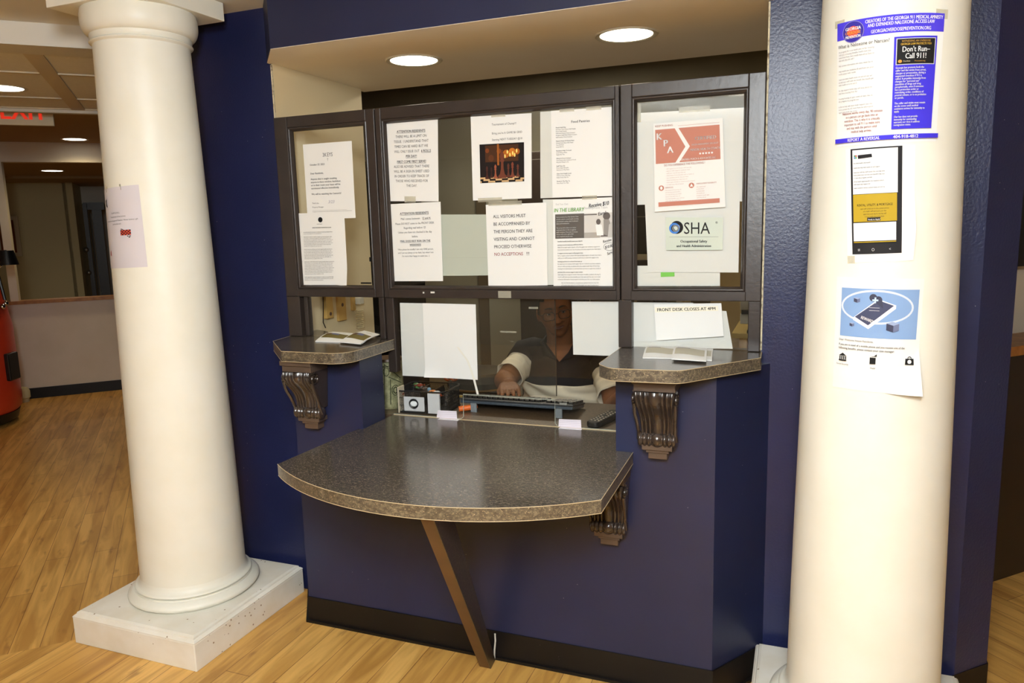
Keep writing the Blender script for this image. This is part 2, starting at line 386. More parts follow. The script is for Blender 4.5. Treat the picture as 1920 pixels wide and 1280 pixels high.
# knee wall with its cap and black base
bm = NB(); uwbox(bm, -8, -1.63, 6.35, 6.47, 0, 0.885); struct(obj('wall_knee', bm, M_WALLC))
bm = NB(); uwbox(bm, -8, -1.63, 6.325, 6.50, 0.885, 0.915); struct(obj('trim_2', bm, M_WTRIM))
bm = NB(); uwbox(bm, -3.12, -1.63, 6.343, 6.35, 0, 0.098); struct(obj('baseboard_knee', bm, M_BASE))
# cream post where the vending machine stands
bm = NB(); uwbox(bm, -3.165, -3.10, 6.36, 6.46, 0.915, 2.2); struct(obj('wall_post_far', bm, M_WALLC))
# far walls
M_FARW = pmat('grey_green_far_wall', (198, 186, 140), 0.6, 0.35)
FU = -3.06
bm = NB(); uwbox(bm, -10, FU+0.02, 10.0, 10.1, 0, 2.42); uwbox(bm, FU-0.02, FU+0.1, 10.0, 12.0, 0, 2.42); struct(obj('wall_far', bm, M_FARW))
bm = NB(); uwbox(bm, -6, 0.5, 12.0, 12.1, 0, 2.42); uwbox(bm, FU+0.10, 0.5, 10.9, 11.0, 1.95, 2.42); struct(obj('wall_recess', bm, M_WALLC))
bm = NB(); wallstrip(bm, [tuple(uw(-8, 1.5)[:2]), tuple(uw(-8, 12)[:2])], 0, 2.42, 0.1); struct(obj('wall_far_left', bm, M_WALLC))
# lobby walls behind the camera (for the light and the reflections)
bm = NB(); boxr(bm, (-7, -6.2, 0), (5, -6.1, 2.31)); struct(obj('wall_back', bm, pmat('tan_lobby_wall', (150, 136, 112), 0.6, 0.3)))
bm = NB(); boxr(bm, (3.2, -6.1, 0), (3.3, 3, 2.31)); struct(obj('wall_lobby_side', bm, M_WALLC))

# office behind the glass
M_OFFW = pmat('olive_office_wall', (128, 122, 104), 0.6, 0.3, rgb2=(136, 130, 112), nscale=3)
bm = NB(); boxr(bm, (-5.30, 3.1, 0), (0.46, 3.2, 2.6)); struct(obj('wall_office', bm, M_OFFW))
bm = NB(); boxr(bm, (0.36, 0.12, 0), (0.46, 3.1, 2.6)); boxr(bm, (-0.42, 1.40, 0), (0.36, 1.46, 1.75)); struct(obj('wall_office_right', bm, M_WALLT))
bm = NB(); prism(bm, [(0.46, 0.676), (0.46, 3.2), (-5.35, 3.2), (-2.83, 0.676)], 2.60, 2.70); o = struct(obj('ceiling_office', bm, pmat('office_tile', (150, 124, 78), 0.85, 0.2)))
bm = NB()
for x in (-3.6, -2.4, -1.2, 0.0): boxr(bm, (x-0.012, max(0.68, -2.1-x), 2.594), (x+0.012, 3.1, 2.60))
for y in (1.3, 1.9, 2.5): boxr(bm, (-2.1-y, y-0.012, 2.595), (0.36, y+0.012, 2.60))
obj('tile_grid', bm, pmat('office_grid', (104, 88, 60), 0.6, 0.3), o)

# right-hand room seen past the pier
bm = NB(); uwbox(bm, 1.05, 4, 0.12, 0.38, 0, 0.935); struct(obj('wall_counter_front', bm, pmat('dark_brown_counter', (44, 33, 24), 0.4, 0.4)))
bm = NB(); uwbox(bm, 1.05, 4, 0.095, 0.36, 0.935, 0.972); struct(obj('trim_3', bm, M_WTRIM))
bm = NB(); uwbox(bm, 1.05, 4, 0.30, 0.38, 0.972, 2.305); struct(obj('wall_right_room', bm, pmat('pale_wall', (216, 212, 200), 0.6, 0.3)))
bm = NB(); uwbox(bm, 1.12, 3.6, 0.25, 0.295, 1.26, 1.75)
tag(obj('wall_screen', bm, M_BLACK), 'black screen on the pale wall at the far right edge', 'screen')

# ================================================================== WINDOW FRAME
win = bpy.data.objects.new('window_1', None); COL.objects.link(win); win['kind'] = 'structure'
FY0, FY1 = -0.020, 0.022      # front and back of the frame
def member(name, x0, x1, z0, z1, y0=FY0, y1=FY1, mat=M_FRAME, bev=0.0025):
    bm = NB(); boxr(bm, (x0, y0, z0), (x1, y1, z1)); return obj(name, bm, mat, win, bevel=bev)
ZT = 1.905
units = [(-1.872, -1.436), (-1.432, -0.5505), (-0.5465, -0.114)]
st = [(0.058, 0.036), (0.022, 0.014), (0.036, 0.048)]
for (x0, x1), (sl, sr) in zip(units, st):
    member('stile', x0, x0+sl, 1.232, ZT); member('stile', x1-sr, x1, 1.232, ZT)
    member('top_rail', x0+sl, x1-sr, ZT-0.040, ZT)
    member('middle_rail', x0+sl-0.004, x1-sr+0.004, 1.232, 1.262, FY0-0.003)
    # rounded bead round the pane
    a, b, c, d = x0+sl, x1-sr, 1.262, ZT-0.040
    bm = NB(); k = 0.014
    for p0, p1 in (((a, c), (b, c)), ((b, c), (b, d)), ((b, d), (a, d)), ((a, d), (a, c))):
        v0 = Vector((p0[0], 0, p0[1])); v1 = Vector((p1[0], 0, p1[1]))
        dr = (v1-v0).normalized(); inw = Vector((-dr.z, 0, dr.x))
        rings = []
        for s, base in ((0, v0), (1, v1)):
            ring = []
            for q in range(7):
                t = q/6
                off = k*t; yy = -0.017+0.014*(1-math.cos(t*PI/2)) + 0.004*math.sin(t*PI)*-1
                p = base + inw*off + dr*(off if s == 0 else -off); p.y = yy
                ring.append(bm.verts.new(p))
            rings.append(ring)
        for q in range(6): bm.faces.new((rings[0][q], rings[0][q+1], rings[1][q+1], rings[1][q]))
    obj('glazing_bead', bm, M_FRAME, win, smooth=True, angle=50)
    bm = NB(); boxr(bm, (a, 0.001, c), (b, 0.005, d)); obj('pane', bm, M_GLASS, win)
# posts under the sash row
member('post', -1.872, -1.812, 1.076, 1.232); member('post', -1.803, -1.786, 1.076, 1.232, -0.006, 0.022)
member('post', -1.459, -1.437, 1.076, 1.232); member('post', -1.436, -1.402, 0.95, 1.232, -0.010, 0.022)
member('post', -0.556, -0.512, 1.076, 1.232); member('post', -0.150, -0.114, 1.076, 1.232)
# chipped white paint along the mid rail and tape on the rail
bm = NB()
for px, py, w in ((794, 548.5, 0.006), (811, 548, 0.016)): p = onY(px, py, -0.0246); boxr(bm, (p.x-w/2, -0.0246, p.z-0.003), (p.x+w/2, -0.0236, p.z+0.003))
obj('chipped_paint', bm, cmat((232, 226, 214)), win)
bm = NB(); p = onY(946, 552, -0.0246); boxr(bm, (p.x-0.024, -0.0246, p.z-0.012), (p.x+0.024, -0.0238, p.z+0.012)); obj('tape', bm, M_TAPE, win)

# lower glazing: fixed glass with a pass-through notch, and a hazy sliding pane behind
def plate(pts, y0, y1):
    bm = NB(); a = [bm.verts.new((x, y0, z)) for x, z in pts]; b = [bm.verts.new((x, y1, z)) for x, z in pts]; n = len(pts)
    bm.faces.new(a); bm.faces.new(b)
    for i in range(n): bm.faces.new((a[i], a[(i+1) % n], b[(i+1) % n], b[i]))
    return bm
CT = 0.783
gl = tag(obj('glass_screen', plate([(-1.432, CT+0.001), (-1.15, CT+0.001), (-1.137, CT+0.012), (-1.137, 0.879), (-0.787, 0.879), (-0.787, CT+0.012), (-0.776, CT+0.001), (-0.522, CT+0.001), (-0.522, 1.231), (-1.432, 1.231)], 0.002, 0.007), M_GLASS),
         'clear glass screen above the curved counter with a notch for passing papers', 'glass screen')
bm = NB()
tube(bm, [(-1.432, 0.001, CT+0.003), (-1.15, 0.001, CT+0.003), (-1.139, 0.001, CT+0.012), (-1.137, 0.001, 0.879), (-0.787, 0.001, 0.879), (-0.787, 0.001, CT+0.012), (-0.778, 0.001, CT+0.003), (-0.522, 0.001, CT+0.003)], 0.0016, 6)
obj('polished_edge', bm, M_ACRYL, gl)
sl = tag(obj('sliding_glass', plate([(-1.20, 0.89), (-0.784, 0.89), (-0.784, 1.229), (-1.20, 1.229)], 0.012, 0.016), M_GLASSD),
         'dusty sliding glass pane covering the left half of the man\'s face', 'glass screen')
bm = NB(); tube(bm, [(-0.784, 0.014, 0.89), (-0.784, 0.014, 1.229)], 0.0018, 6); obj('pane_edge', bm, cmat((58, 46, 36)), sl)
bm = NB()
def streak(x, z, w, h):
    boxr(bm, (x-w/2, 0.0108, z-h/2), (x+w/2, 0.0115, z+h/2))
for px, py, w, h in ((953, 622, 0.062, 0.006), (964, 575, 0, 0), (1000, 577, 0.034, 0.007), (960, 640, 0.012, 0.002)):
    if w: p = onY(px, py, 0.011); streak(p.x, p.z, w, h)
obj('tape_residue', bm, M_TAPE, sl)

# glass of the two small lower windows
for nm, x0, x1 in (('pane', -1.786, -1.459), ('pane', -0.512, -0.150)):
    bm = NB(); boxr(bm, (x0, 0.002, 1.078), (x1, 0.005, 1.232)); obj(nm, bm, M_GLASS, win)

# ================================================================== COUNTERS
def arc_pts(c, r, a0, a1, n):
    return [(c[0]+r*math.cos(a0+(a1-a0)*i/n), c[1]+r*math.sin(a0+(a1-a0)*i/n)) for i in range(n+1)]
def rounded(pts, rads, n=8):
    out = []; N = len(pts)
    for i in range(N):
        p = Vector(pts[i]); r = rads[i]
        if r <= 0: out.append(tuple(p)); continue
        a = (Vector(pts[i-1])-p).normalized(); b = (Vector(pts[(i+1) % N])-p).normalized()
        ang = a.angle(b); t = r/math.tan(ang/2); c = p + (a+b).normalized()*(r/math.sin(ang/2))
        s = p+a*t; e = p+b*t
        a0 = math.atan2(s.y-c.y, s.x-c.x); a1 = math.atan2(e.y-c.y, e.x-c.x)
        while a1-a0 > PI: a1 -= 2*PI
        while a1-a0 < -PI: a1 += 2*PI
        out += [(c.x+r*math.cos(a0+(a1-a0)*k/n), c.y+r*math.sin(a0+(a1-a0)*k/n)) for k in range(n+1)]
    return out
def slab(name, pts, z1, th, label, cat, seam_from, seam_to):
    bm = NB(); prism(bm, pts, z1-th, z1, 1, 0)
    o = tag(obj(name, bm, [M_LAM, M_LAME]), label, cat)
    for z in (z1-0.0004, z1-th+0.0008):
        bm = NB(); tube(bm, [(p[0], p[1], z) for p in pts[seam_from:seam_to]], 0.0010, 6); obj('edge_seam', bm, M_SEAM, o)
    return o
xa, xb, ya = -1.473, -0.461, -0.628
R = (0.506**2+0.178**2)/(2*0.178); cx, cy = (xa+xb)/2, ya-0.178+R
a = math.asin(0.506/R)
arc = arc_pts((cx, cy), R, -PI/2-a, -PI/2+a, 28)
pts = arc + [(-0.467, -0.213), (-0.5215, -0.213), (-0.5215, 0.0), (-1.4325, 0.0), (-1.4325, -0.213), (-1.452, -0.213)]
slab('curved_counter', pts, CT, 0.037, 'dark speckled bow-fronted counter projecting from the blue front below the window', 'counter', 0, 30)
bm = NB(); boxr(bm, (-1.82, 0.0012, CT-0.036), (-0.30, 0.372, CT-0.0005))
ds = tag(obj('desk', bm, [laminate('brown_speckled_desk', (84, 68, 50), (104, 86, 64), (60, 48, 36), 0.35)]), 'brown speckled desk behind the glass in front of the seated man', 'desk')
bm = NB(); tube(bm, [(-1.43, -0.001, CT+0.0003), (-0.522, -0.001, CT+0.0003)], 0.0022, 6); obj('joint_strip', bm, M_SEAM, ds)
for x in (-1.79, -0.33):
    bm = NB(); boxr(bm, (x-0.015, 0.02, 0), (x+0.015, 0.36, CT-0.037)); obj('side_panel', bm, M_DGREY, ds)
SH = 1.075
ptsL = rounded([(-1.872, -0.012), (-1.852, -0.143), (-1.668, -0.33), (-1.408, -0.333), (-1.408, 0.03), (-1.72, 0.04), (-1.80, 0.13), (-1.872, 0.162)], [0, 0, 0, 0.07, 0, 0, 0, 0])
slab('left_shelf', ptsL, SH, 0.037, 'dark speckled ledge with cut corner left of the counter, under the narrow window', 'shelf', 0, 13)
ptsR = rounded([(-0.548, 0.03), (-0.548, -0.315), (-0.50, -0.372), (-0.305, -0.366), (-0.105, -0.112), (-0.108, 0.0), (-0.16, 0.05)], [0, 0.06, 0.05, 0.06, 0, 0, 0])
slab('right_shelf', ptsR, SH, 0.037, 'dark speckled ledge with rounded corners on the right, below the front desk notice', 'shelf', 0, 30)

# ---- corbels
def corbel(x, zt, label, yw=-0.211, lean=0.0):
    t = thing('corbel_bracket', label, 'bracket', (x, yw, zt), 0, 'carved brackets under the ledges')
    bm = NB(); boxr(bm, (-0.064, -0.108, -0.017), (0.064, 0, 0)); boxr(bm, (-0.060, -0.100, -0.040), (0.060, 0, -0.017)); obj('cap_block', bm, M_CORBF, t, bevel=0.002)
    bm = NB(); NS, NT = 26, 72
    def depth(s):      # s 0..1 from top (z -.040) to z -.178
        return 0.044 + 0.056*(0.5+0.5*math.cos(PI*min(1, s*1.12)))**0.9 + 0.010*math.sin(s*PI*2.2)*(1-s)
    rows = []
    for j in range(NS+1):
        s = j/NS; z = -0.040-0.140*s; w = 0.118-0.020*s; row = []
        for i in range(NT+1):
            q = i/NT*2-1
            aq = abs(q)
            # broad centre flute and three ribs each side
            if aq < 0.30: rib = 0.010*math.cos(aq/0.30*PI/2)**0.7
            else: rib = 0.0075*abs(math.sin((aq-0.30)/0.70*PI*3))**0.8
            row.append(bm.verts.new((q*w/2, -depth(s)-rib, z)))
        rows.append(row)
    for j in range(NS):
        for i in range(NT): bm.faces.new((rows[j][i], rows[j][i+1], rows[j+1][i+1], rows[j+1][i]))
    for side in (0, NT):
        back = [bm.verts.new((rows[j][side].co.x, 0, rows[j][side].co.z)) for j in range(NS+1)]
        for j in range(NS): bm.faces.new((rows[j][side], rows[j+1][side], back[j+1], back[j]))
    obj('fluted_scroll', bm, M_CORB, t, smooth=True, angle=60)
    bm = NB(); prof = []
    for i in range(73):
        q = i/72*2-1; aq = abs(q)
        rib = (0.006*math.cos(aq/0.30*PI/2)) if aq < 0.30 else 0.0045*abs(math.sin((aq-0.30)/0.70*PI*3))
        prof.append((0.0185+rib, q*0.056))
    lathe(bm, prof, (0, -0.042, -0.196), 24, 'x'); obj('beaded_roll', bm, M_CORB, t, smooth=True, angle=60)
    for sx in (-1, 1):
        bm = NB(); pp = []
        for k in range(40):
            an = k/39*PI*3.2; r = 0.021*(1-k/39*0.75)
            pp.append((sx*0.062, -0.086+r*math.sin(an), -0.062-r*math.cos(an)*-1))
        tube(bm, pp, 0.0045, 6)
        tube(bm, [(sx*0.060, -0.098, -0.075), (sx*0.059, -0.086, -0.11), (sx*0.056, -0.068, -0.14), (sx*0.054, -0.052, -0.175), (sx*0.056, -0.045, -0.198)], 0.0055, 6)
        obj('side_scroll', bm, M_CORB, t, smooth=True, angle=60)
    bm = NB(); boxr(bm, (-0.045, -0.052, -0.228), (0.045, 0, -0.212)); boxr(bm, (-0.034, -0.044, -0.238), (0.034, 0, -0.228)); boxr(bm, (-0.028, -0.038, -0.258), (0.028, 0, -0.238)); obj('foot_block', bm, M_CORBF, t, bevel=0.0015)
    return t
corbel(-0.385, SH-0.037, 'carved brown scroll bracket under the right ledge')
corbel(-1.625, SH-0.037, 'carved brown scroll bracket under the left ledge')
corbel(-0.535, CT-0.037, 'carved brown scroll bracket half hidden under the right end of the curved counter')
corbel(-1.37, CT-0.037, 'carved brown scroll bracket mostly hidden under the left end of the curved counter')

# ---- diagonal strut
t = thing('counter_strut', 'brown diagonal board propping the curved counter from the floor', 'strut')
A = Vector((-0.885, -0.735, CT-0.040)); B = Vector((-0.965, -0.2285, 0.004))
d = (B-A).normalized(); sx = Vector((1, 0, 0)); nx = (sx - d*sx.dot(d)).normalized(); ny = d.cross(nx).normalized()
if ny.y > 0: ny = -ny
def strut(bm, wx, wy, off, z0=0.0):
    vs = []
    for P_ in (A, B):
        for i, j in ((-1, -1), (1, -1), (1, 1), (-1, 1)):
            p = P_ + off + nx*(i*wx/2) + ny*(j*wy/2)
            # slide the ends to the counter underside, and to the wall foot
            if P_ is A: p = p + d*((CT-0.0385-p.z)/d.z)
            else: p = p + d*((0.001-p.z)/d.z); p.y = min(p.y, -0.226)
            vs.append(bm.verts.new(p))
    for f in ((0, 1, 2, 3), (4, 5, 6, 7), (0, 1, 5, 4), (1, 2, 6, 5), (2, 3, 7, 6), (3, 0, 4, 7)): bm.faces.new([vs[i] for i in f])
bm = NB(); strut(bm, 0.038, 0.085, Vector((0, 0, 0))); obj('board', bm, M_STRUT, t)
bm = NB(); strut(bm, 0.003, 0.087, nx*0.0205); obj('side_facing', bm, laminate('dark_strut_facing', (50, 40, 32), (70, 58, 48), (36, 28, 22), 0.4), t)
bm = NB(); tube(bm, [(-0.950, -0.224, 0.002), (-0.947, -0.228, 0.04), (-0.943, -0.227, 0.075), (-0.944, -0.2265, 0.10)], 0.003, 6); obj('caulk_bead', bm, cmat((224, 220, 208)), t)

# ================================================================== COLUMNS
def col_r(z):
    # tapering shaft with slight swell
    k = min(1, max(0, (z-0.2)/2.0)); return 0.190 - 0.036*k**1.25
def column(cx, cy, label):
    t = thing('column', label, 'column', (cx, cy, 0), 0)
    h = 0.288
    bm = NB()
    boxr(bm, (-h, -h-0.022, 0), (h, h, 0.100))
    obj('plinth', bm, M_PLINTH, t, bevel=0.003)
    bm = NB()
    prof = [(h, 0.100), (h+0.000, 0.104), (h-0.006, 0.110), (h-0.010, 0.112), (h-0.012, 0.118), (h-0.020, 0.122)]
    rings = []
    for r, z in prof: rings.append([bm.verts.new((x, y, z)) for x, y in ((-r, -r-0.022), (r, -r-0.022), (r, r), (-r, r))])
    for j in range(len(rings)-1):
        for i in range(4): bm.faces.new((rings[j][i], rings[j][(i+1) % 4], rings[j+1][(i+1) % 4], rings[j+1][i]))
    bm.faces.new(rings[-1]); bm.faces.new(rings[0])
    obj('plinth_moulding', bm, M_PLINTH, t)
    bm = NB(); z0 = 0.122
    prof = [(0.05, z0), (0.218, z0)] + [(0.218+0.020*math.sin(PI*k/10), z0+0.040*k/10) for k in range(11)]
    prof += [(0.212, z0+0.041), (0.212, z0+0.046)] + [(0.203+0.008*math.sin(PI*k/6), z0+0.046+0.014*k/6) for k in range(7)] + [(0.198, z0+0.062), (0.192, z0+0.075), (0.189, z0+0.09), (0.05, z0+0.09)]
    lathe(bm, prof, n=96); obj('base_torus', bm, M_CREAM, t, smooth=True, angle=50)
    bm = NB(); zs = [0.19+i*(2.13-0.19)/40 for i in range(41)]
    lathe(bm, [(col_r(z), z) for z in zs], n=128); obj('shaft', bm, M_CREAM, t, smooth=True, angle=50)
    bm = NB(); z0 = 2.125
    prof = [(0.05, z0), (0.153, z0), (0.158, z0+0.004)] + [(0.158+0.008*math.sin(PI*k/6), z0+0.004+0.012*k/6) for k in range(7)]
    prof += [(0.160, z0+0.018), (0.163, z0+0.024), (0.163, z0+0.030)] + [(0.163+0.024*math.sin(PI/2*k/8), z0+0.034+0.045*(1-math.cos(PI/2*k/8))) for k in range(9)]
    prof += [(0.187, z0+0.098), (0.183, z0+0.115), (0.05, z0+0.115)]
    lathe(bm, prof, n=96)
    obj('capital', bm, M_CREAM, t, smooth=True, angle=50)
    bm = NB(); boxr(bm, (-0.197, -0.197, 2.240), (0.197, 0.197, 2.304)); obj('abacus', bm, M_CREAM, t, bevel=0.002)
    return t
LC = (-2.178, -0.310); RC = (0.185, -0.312)
column(*LC, 'cream round column on a scuffed square plinth at the left, with one notice')
column(*RC, 'cream round column at the right carrying three posters')

# ================================================================== PRINTED SHEETS
def text_geo(txt, size, align='LEFT', bold=0.0, xs=1.0, shear=0.0, res=2):
    c = bpy.data.curves.new('t', 'FONT'); c.body = txt; c.size = size; c.align_x = align; c.resolution_u = res; c.shear = shear
    c.fill_mode = 'FRONT'
    o = bpy.data.objects.new('t', c); COL.objects.link(o)
    dg = bpy.context.evaluated_depsgraph_get(); me = o.evaluated_get(dg).to_mesh()
    V = [(v.co.x*xs, v.co.y) for v in me.vertices]; F = [tuple(p.vertices) for p in me.polygons]
    if bold > 0.004:        # a bold face: the strokes thickened sideways
        n0 = len(V); V0 = list(V); F0_ = list(F); k = max(1, int(bold/0.012+0.5))
        for q in range(1, k+1):
            V += [(x+size*bold*1.5*q/k, y) for x, y in V0]; F += [tuple(i+n0*q for i in f) for f in F0_]
    o.evaluated_get(dg).to_mesh_clear(); bpy.data.objects.remove(o); bpy.data.curves.remove(c)
    return V, F
def f_is_flat(f): return f.__qualname__.startswith('flat')
class Sheet:
    """a paper whose points are given in metres from its own top left corner"""
    def __init__(s, name, label, fmap, w, h, mat=None, cat='notice', group=None, curl=None, nx=10, ny=14, th=0.0003, wav=0.0009):
        s.f = fmap; s.w = w; s.h = h; s.curl = curl; s.wav = wav; s.seed = random.random()*10; s.nx = nx; s.ny = ny; s.hg = {}; s.dl = 0.00012 if f_is_flat(fmap) else 0.0003
        bm = NB(); G = [[bm.verts.new(s.P(w*i/nx, h*j/ny, 0)) for i in range(nx+1)] for j in range(ny+1)]
        Bk = [[bm.verts.new(s.P(w*i/nx, h*j/ny, -th)) for i in range(nx+1)] for j in range(ny+1)]
        for j in range(ny):
            for i in range(nx):
                bm.faces.new((G[j][i], G[j][i+1], G[j+1][i+1], G[j+1][i])); bm.faces.new((Bk[j][i], Bk[j+1][i], Bk[j+1][i+1], Bk[j][i+1]))
        for j in range(ny):
            for i in (0, nx): bm.faces.new((G[j][i], G[j+1][i], Bk[j+1][i], Bk[j][i]))
        for i in range(nx):
            for j in (0, ny): bm.faces.new((G[j][i], G[j][i+1], Bk[j][i+1], Bk[j][i]))
        s.o = tag(obj(name, bm, mat or M_PAPER, None, smooth=True, angle=60), label, cat, group)
        s.parts = {}; s.lift = 0.0009
    def H(s, i, j):
        if (i, j) not in s.hg:
            x = s.w*i/s.nx; y = s.h*j/s.ny; q = s.wav*(1+noise.noise((x*7+s.seed, y*7, s.seed)))
            if s.curl: q += s.curl(i/s.nx, j/s.ny)
            s.hg[(i, j)] = q
        return s.hg[(i, j)]
    def P(s, x, y, h):
        fi = min(s.nx-1e-6, max(0, x/s.w*s.nx)); fj = min(s.ny-1e-6, max(0, y/s.h*s.ny)); i, j = int(fi), int(fj); a, b = fi-i, fj-j
        hh = s.H(i, j)*(1-a)*(1-b)+s.H(i+1, j)*a*(1-b)+s.H(i, j+1)*(1-a)*b+s.H(i+1, j+1)*a*b
        return s.f(x, y, hh+h)
    def part(s, nm, rgb):
        k = (nm, tuple(rgb))
        if k not in s.parts: s.parts[k] = (NB(), s.lift); s.lift += s.dl
        return s.parts[k]
    def poly(s, nm, rgb, pts, sub=0.03):
        bm, l = s.part(nm, rgb)
        if s.dl < 0.0002:
            vs = [bm.verts.new(s.P(x, y, l)) for x, y in pts]; bm.faces.new(vs); return
        t = NB(); t.faces.new([t.verts.new((x, y, 0)) for x, y in pts]); xs_ = [p[0] for p in pts]; x = math.floor(min(xs_)/0.006)*0.006+0.006
        while x < max(xs_):
            bmesh.ops.bisect_plane(t, geom=list(t.verts)+list(t.edges)+list(t.faces), plane_co=(x, 0, 0), plane_no=(1, 0, 0)); x += 0.006
        mp = {v: bm.verts.new(s.P(v.co.x, v.co.y, l)) for v in t.verts}
        for f in t.faces: bm.faces.new([mp[v] for v in f.verts])
        t.free()
    def rect(s, nm, rgb, x0, y0, x1, y1):
        bm, l = s.part(nm, rgb); nx = max(1, int(abs(x1-x0)/0.006)); ny = max(1, int(abs(y1-y0)/0.012))
        G = [[bm.verts.new(s.P(x0+(x1-x0)*i/nx, y0+(y1-y0)*j/ny, l)) for i in range(nx+1)] for j in range(ny+1)]
        for j in range(ny):
            for i in range(nx): bm.faces.new((G[j][i], G[j][i+1], G[j+1][i+1], G[j+1][i]))
    def disc(s, nm, rgb, cx, cy, r, ry=None, n=24, ring=None):
        ry = ry or r; bm, l = s.part(nm, rgb)
        o = [(cx+r*math.cos(2*PI*k/n), cy+ry*math.sin(2*PI*k/n)) for k in range(n)]
        if ring:
            q = [(cx+(r-ring)*math.cos(2*PI*k/n), cy+(ry-ring)*math.sin(2*PI*k/n)) for k in range(n)]
            A_ = [bm.verts.new(s.P(x, y, l)) for x, y in o]; B_ = [bm.verts.new(s.P(x, y, l)) for x, y in q]
            for k in range(n): bm.faces.new((A_[k], A_[(k+1) % n], B_[(k+1) % n], B_[k]))
        else: s.poly(nm, rgb, o)
    def text(s, nm, rgb, x, y, size, txt, align='LEFT', bold=0.0, xs=1.0, shear=0.0, rot=0.0, under=False):
        V, F = text_geo(txt, size, align, bold, xs, shear); bm, l = s.part(nm, rgb)
        ca, sa = math.cos(rot), math.sin(rot)
        vs = [bm.verts.new(s.P(x + vx*ca - vy*sa, y - (vx*sa + vy*ca), l)) for vx, vy in V]
        for f in F:
            try: bm.faces.new([vs[i] for i in f])
            except Exception: pass
        if under and V:
            a_, b_ = min(v[0] for v in V), max(v[0] for v in V); s.rect(nm, rgb, x+a_, y+size*0.12, x+b_, y+size*0.12+max(0.0004, size*0.06))
    def lines(s, nm, rgb, x, y, size, rows, lead=1.35, **k):
        for r in rows:
            if r: s.text(nm, rgb, x, y, size, r, **k)
            y += size*lead
        return y
    def done(s):
        for (nm, rgb), (bm, l) in s.parts.items():
            me = bpy.data.meshes.new(nm); bm.to_mesh(me); bm.free(); me.materials.append(cmat(rgb)); link(nm, me, s.o)
        return s.o
    def tape(s, x0, y0, x1, y1):
        bm = NB(); G = [s.P(x, y, 0.0009) for x, y in ((x0, y0), (x1, y0), (x1, y1), (x0, y1))]
        bm.faces.new([bm.verts.new(p) for p in G]); me = bpy.data.meshes.new('tape'); bm.to_mesh(me); bm.free(); me.materials.append(M_TAPE); link('tape', me, s.o)
def flat(corners, Y, w, h):
    """map of a sheet taped on the window plane y=Y; corners TL TR BR BL in photo pixels"""
    c = [onY(px, py, Y) for px, py in corners]
    def f(x, y, hh):
        u, v = x/w, y/h
        p = c[0]*(1-u)*(1-v) + c[1]*u*(1-v) + c[2]*u*v + c[3]*(1-u)*v
        return Vector((p.x, Y-hh, p.z))
    return f
LW, LH = 0.2159, 0.2794
K = (24, 23, 23); G1 = (66, 64, 62); G2 = (92, 90, 87)
F0 = -0.0005   # front face of the glass, papers just in front
def blah(n, wmin=4, wmax=9, words='the of and to in you for your is will be with that on are this as have from or please any must all services support housing program residents benefits may apply contact information about help needs team care health local state funds rent mail desk staff front time open day week month'.split()):
    return ' '.join(random.choice(words) for _ in range(random.randint(wmin, wmax)) )

# 1 keys letter
s = Sheet('letter', 'white letter with a small key logo and bold October date, in the narrow left window', flat([(568, 271), (659.5, 264), (667, 408.5), (577, 411)], F0, LW, LH), LW, LH, group=None)
s.text('logo', G1, 0.086, 0.050, 0.020, '3K', xs=0.8); s.text('logo', G1, 0.106, 0.050, 0.020, 'EYS', xs=0.8)
s.disc('logo', G1, 0.108, 0.058, 0.0022, ring=0.0008); s.rect('logo', G1, 0.1076, 0.060, 0.1084, 0.066)
s.text('body_text', K, 0.026, 0.080, 0.0092, 'October 27, 2023', bold=0.012)
s.text('body_text', K, 0.026, 0.112, 0.0092, 'Dear Residents,', bold=0.014)
s.lines('body_text', K, 0.026, 0.133, 0.0094, ['Anyone that is caught sneaking', 'anyone in there window, backdoor,', 'or in their room your lease will be', 'terminated effective immediately.'], 1.22, bold=0.014)
s.text('body_text', K, 0.026, 0.189, 0.0094, "We will be watching the Camera's!", bold=0.014)
s.text('body_text', G1, 0.026, 0.222, 0.0070, 'Thank you,'); s.text('body_text', G1, 0.026, 0.237, 0.0070, 'Property Manager')
s.rect('body_text', G2, 0.026, 0.247, 0.18, 0.2474); s.text('body_text', G2, 0.026, 0.253, 0.0042, 'For general concerns speak with the office staff during posted business hours at the front desk window')
s.text('scribble', (176, 172, 184), 0.098, 0.222, 0.016, '3/23', shear=0.3); s.done()
# 2 long policy sheet
s = Sheet('policy_sheet', 'dense white policy sheet overlapped by the letter above it, curling at the lower right', flat([(556.5, 400), (645.5, 398), (653, 534.5), (560, 535.6)], F0, LW, LH), LW, LH,
          curl=lambda u, v: 0.010*max(0, (u-0.75)*4)*max(0, (v-0.75)*4))
s.disc('logo', K, 0.108, 0.026, 0.010); s.text('body_text', G1, 0.092, 0.044, 0.0052, 'Staff Memo'); s.text('heading', K, 0.070, 0.058, 0.0062, 'ANNOUNCEMENT REPORTING FLOW', bold=0.02, xs=0.8)
yy = 0.074
for para in (2, 7, 7, 9, 3):
    for i in range(para):
        tx = (blah(9, 16, 16) + ' ' + blah(4, 6, 6))[:62 if i < para-1 else 40]
        s.text('body_text', K if i == 0 else G1, 0.030, yy, 0.0052, tx, bold=0.012 if i == 0 else 0.0, xs=0.95); yy += 0.0059
    s.text('body_text', K, 0.020, yy-0.0059*para, 0.0052, '*'); yy += 0.0065
s.done()
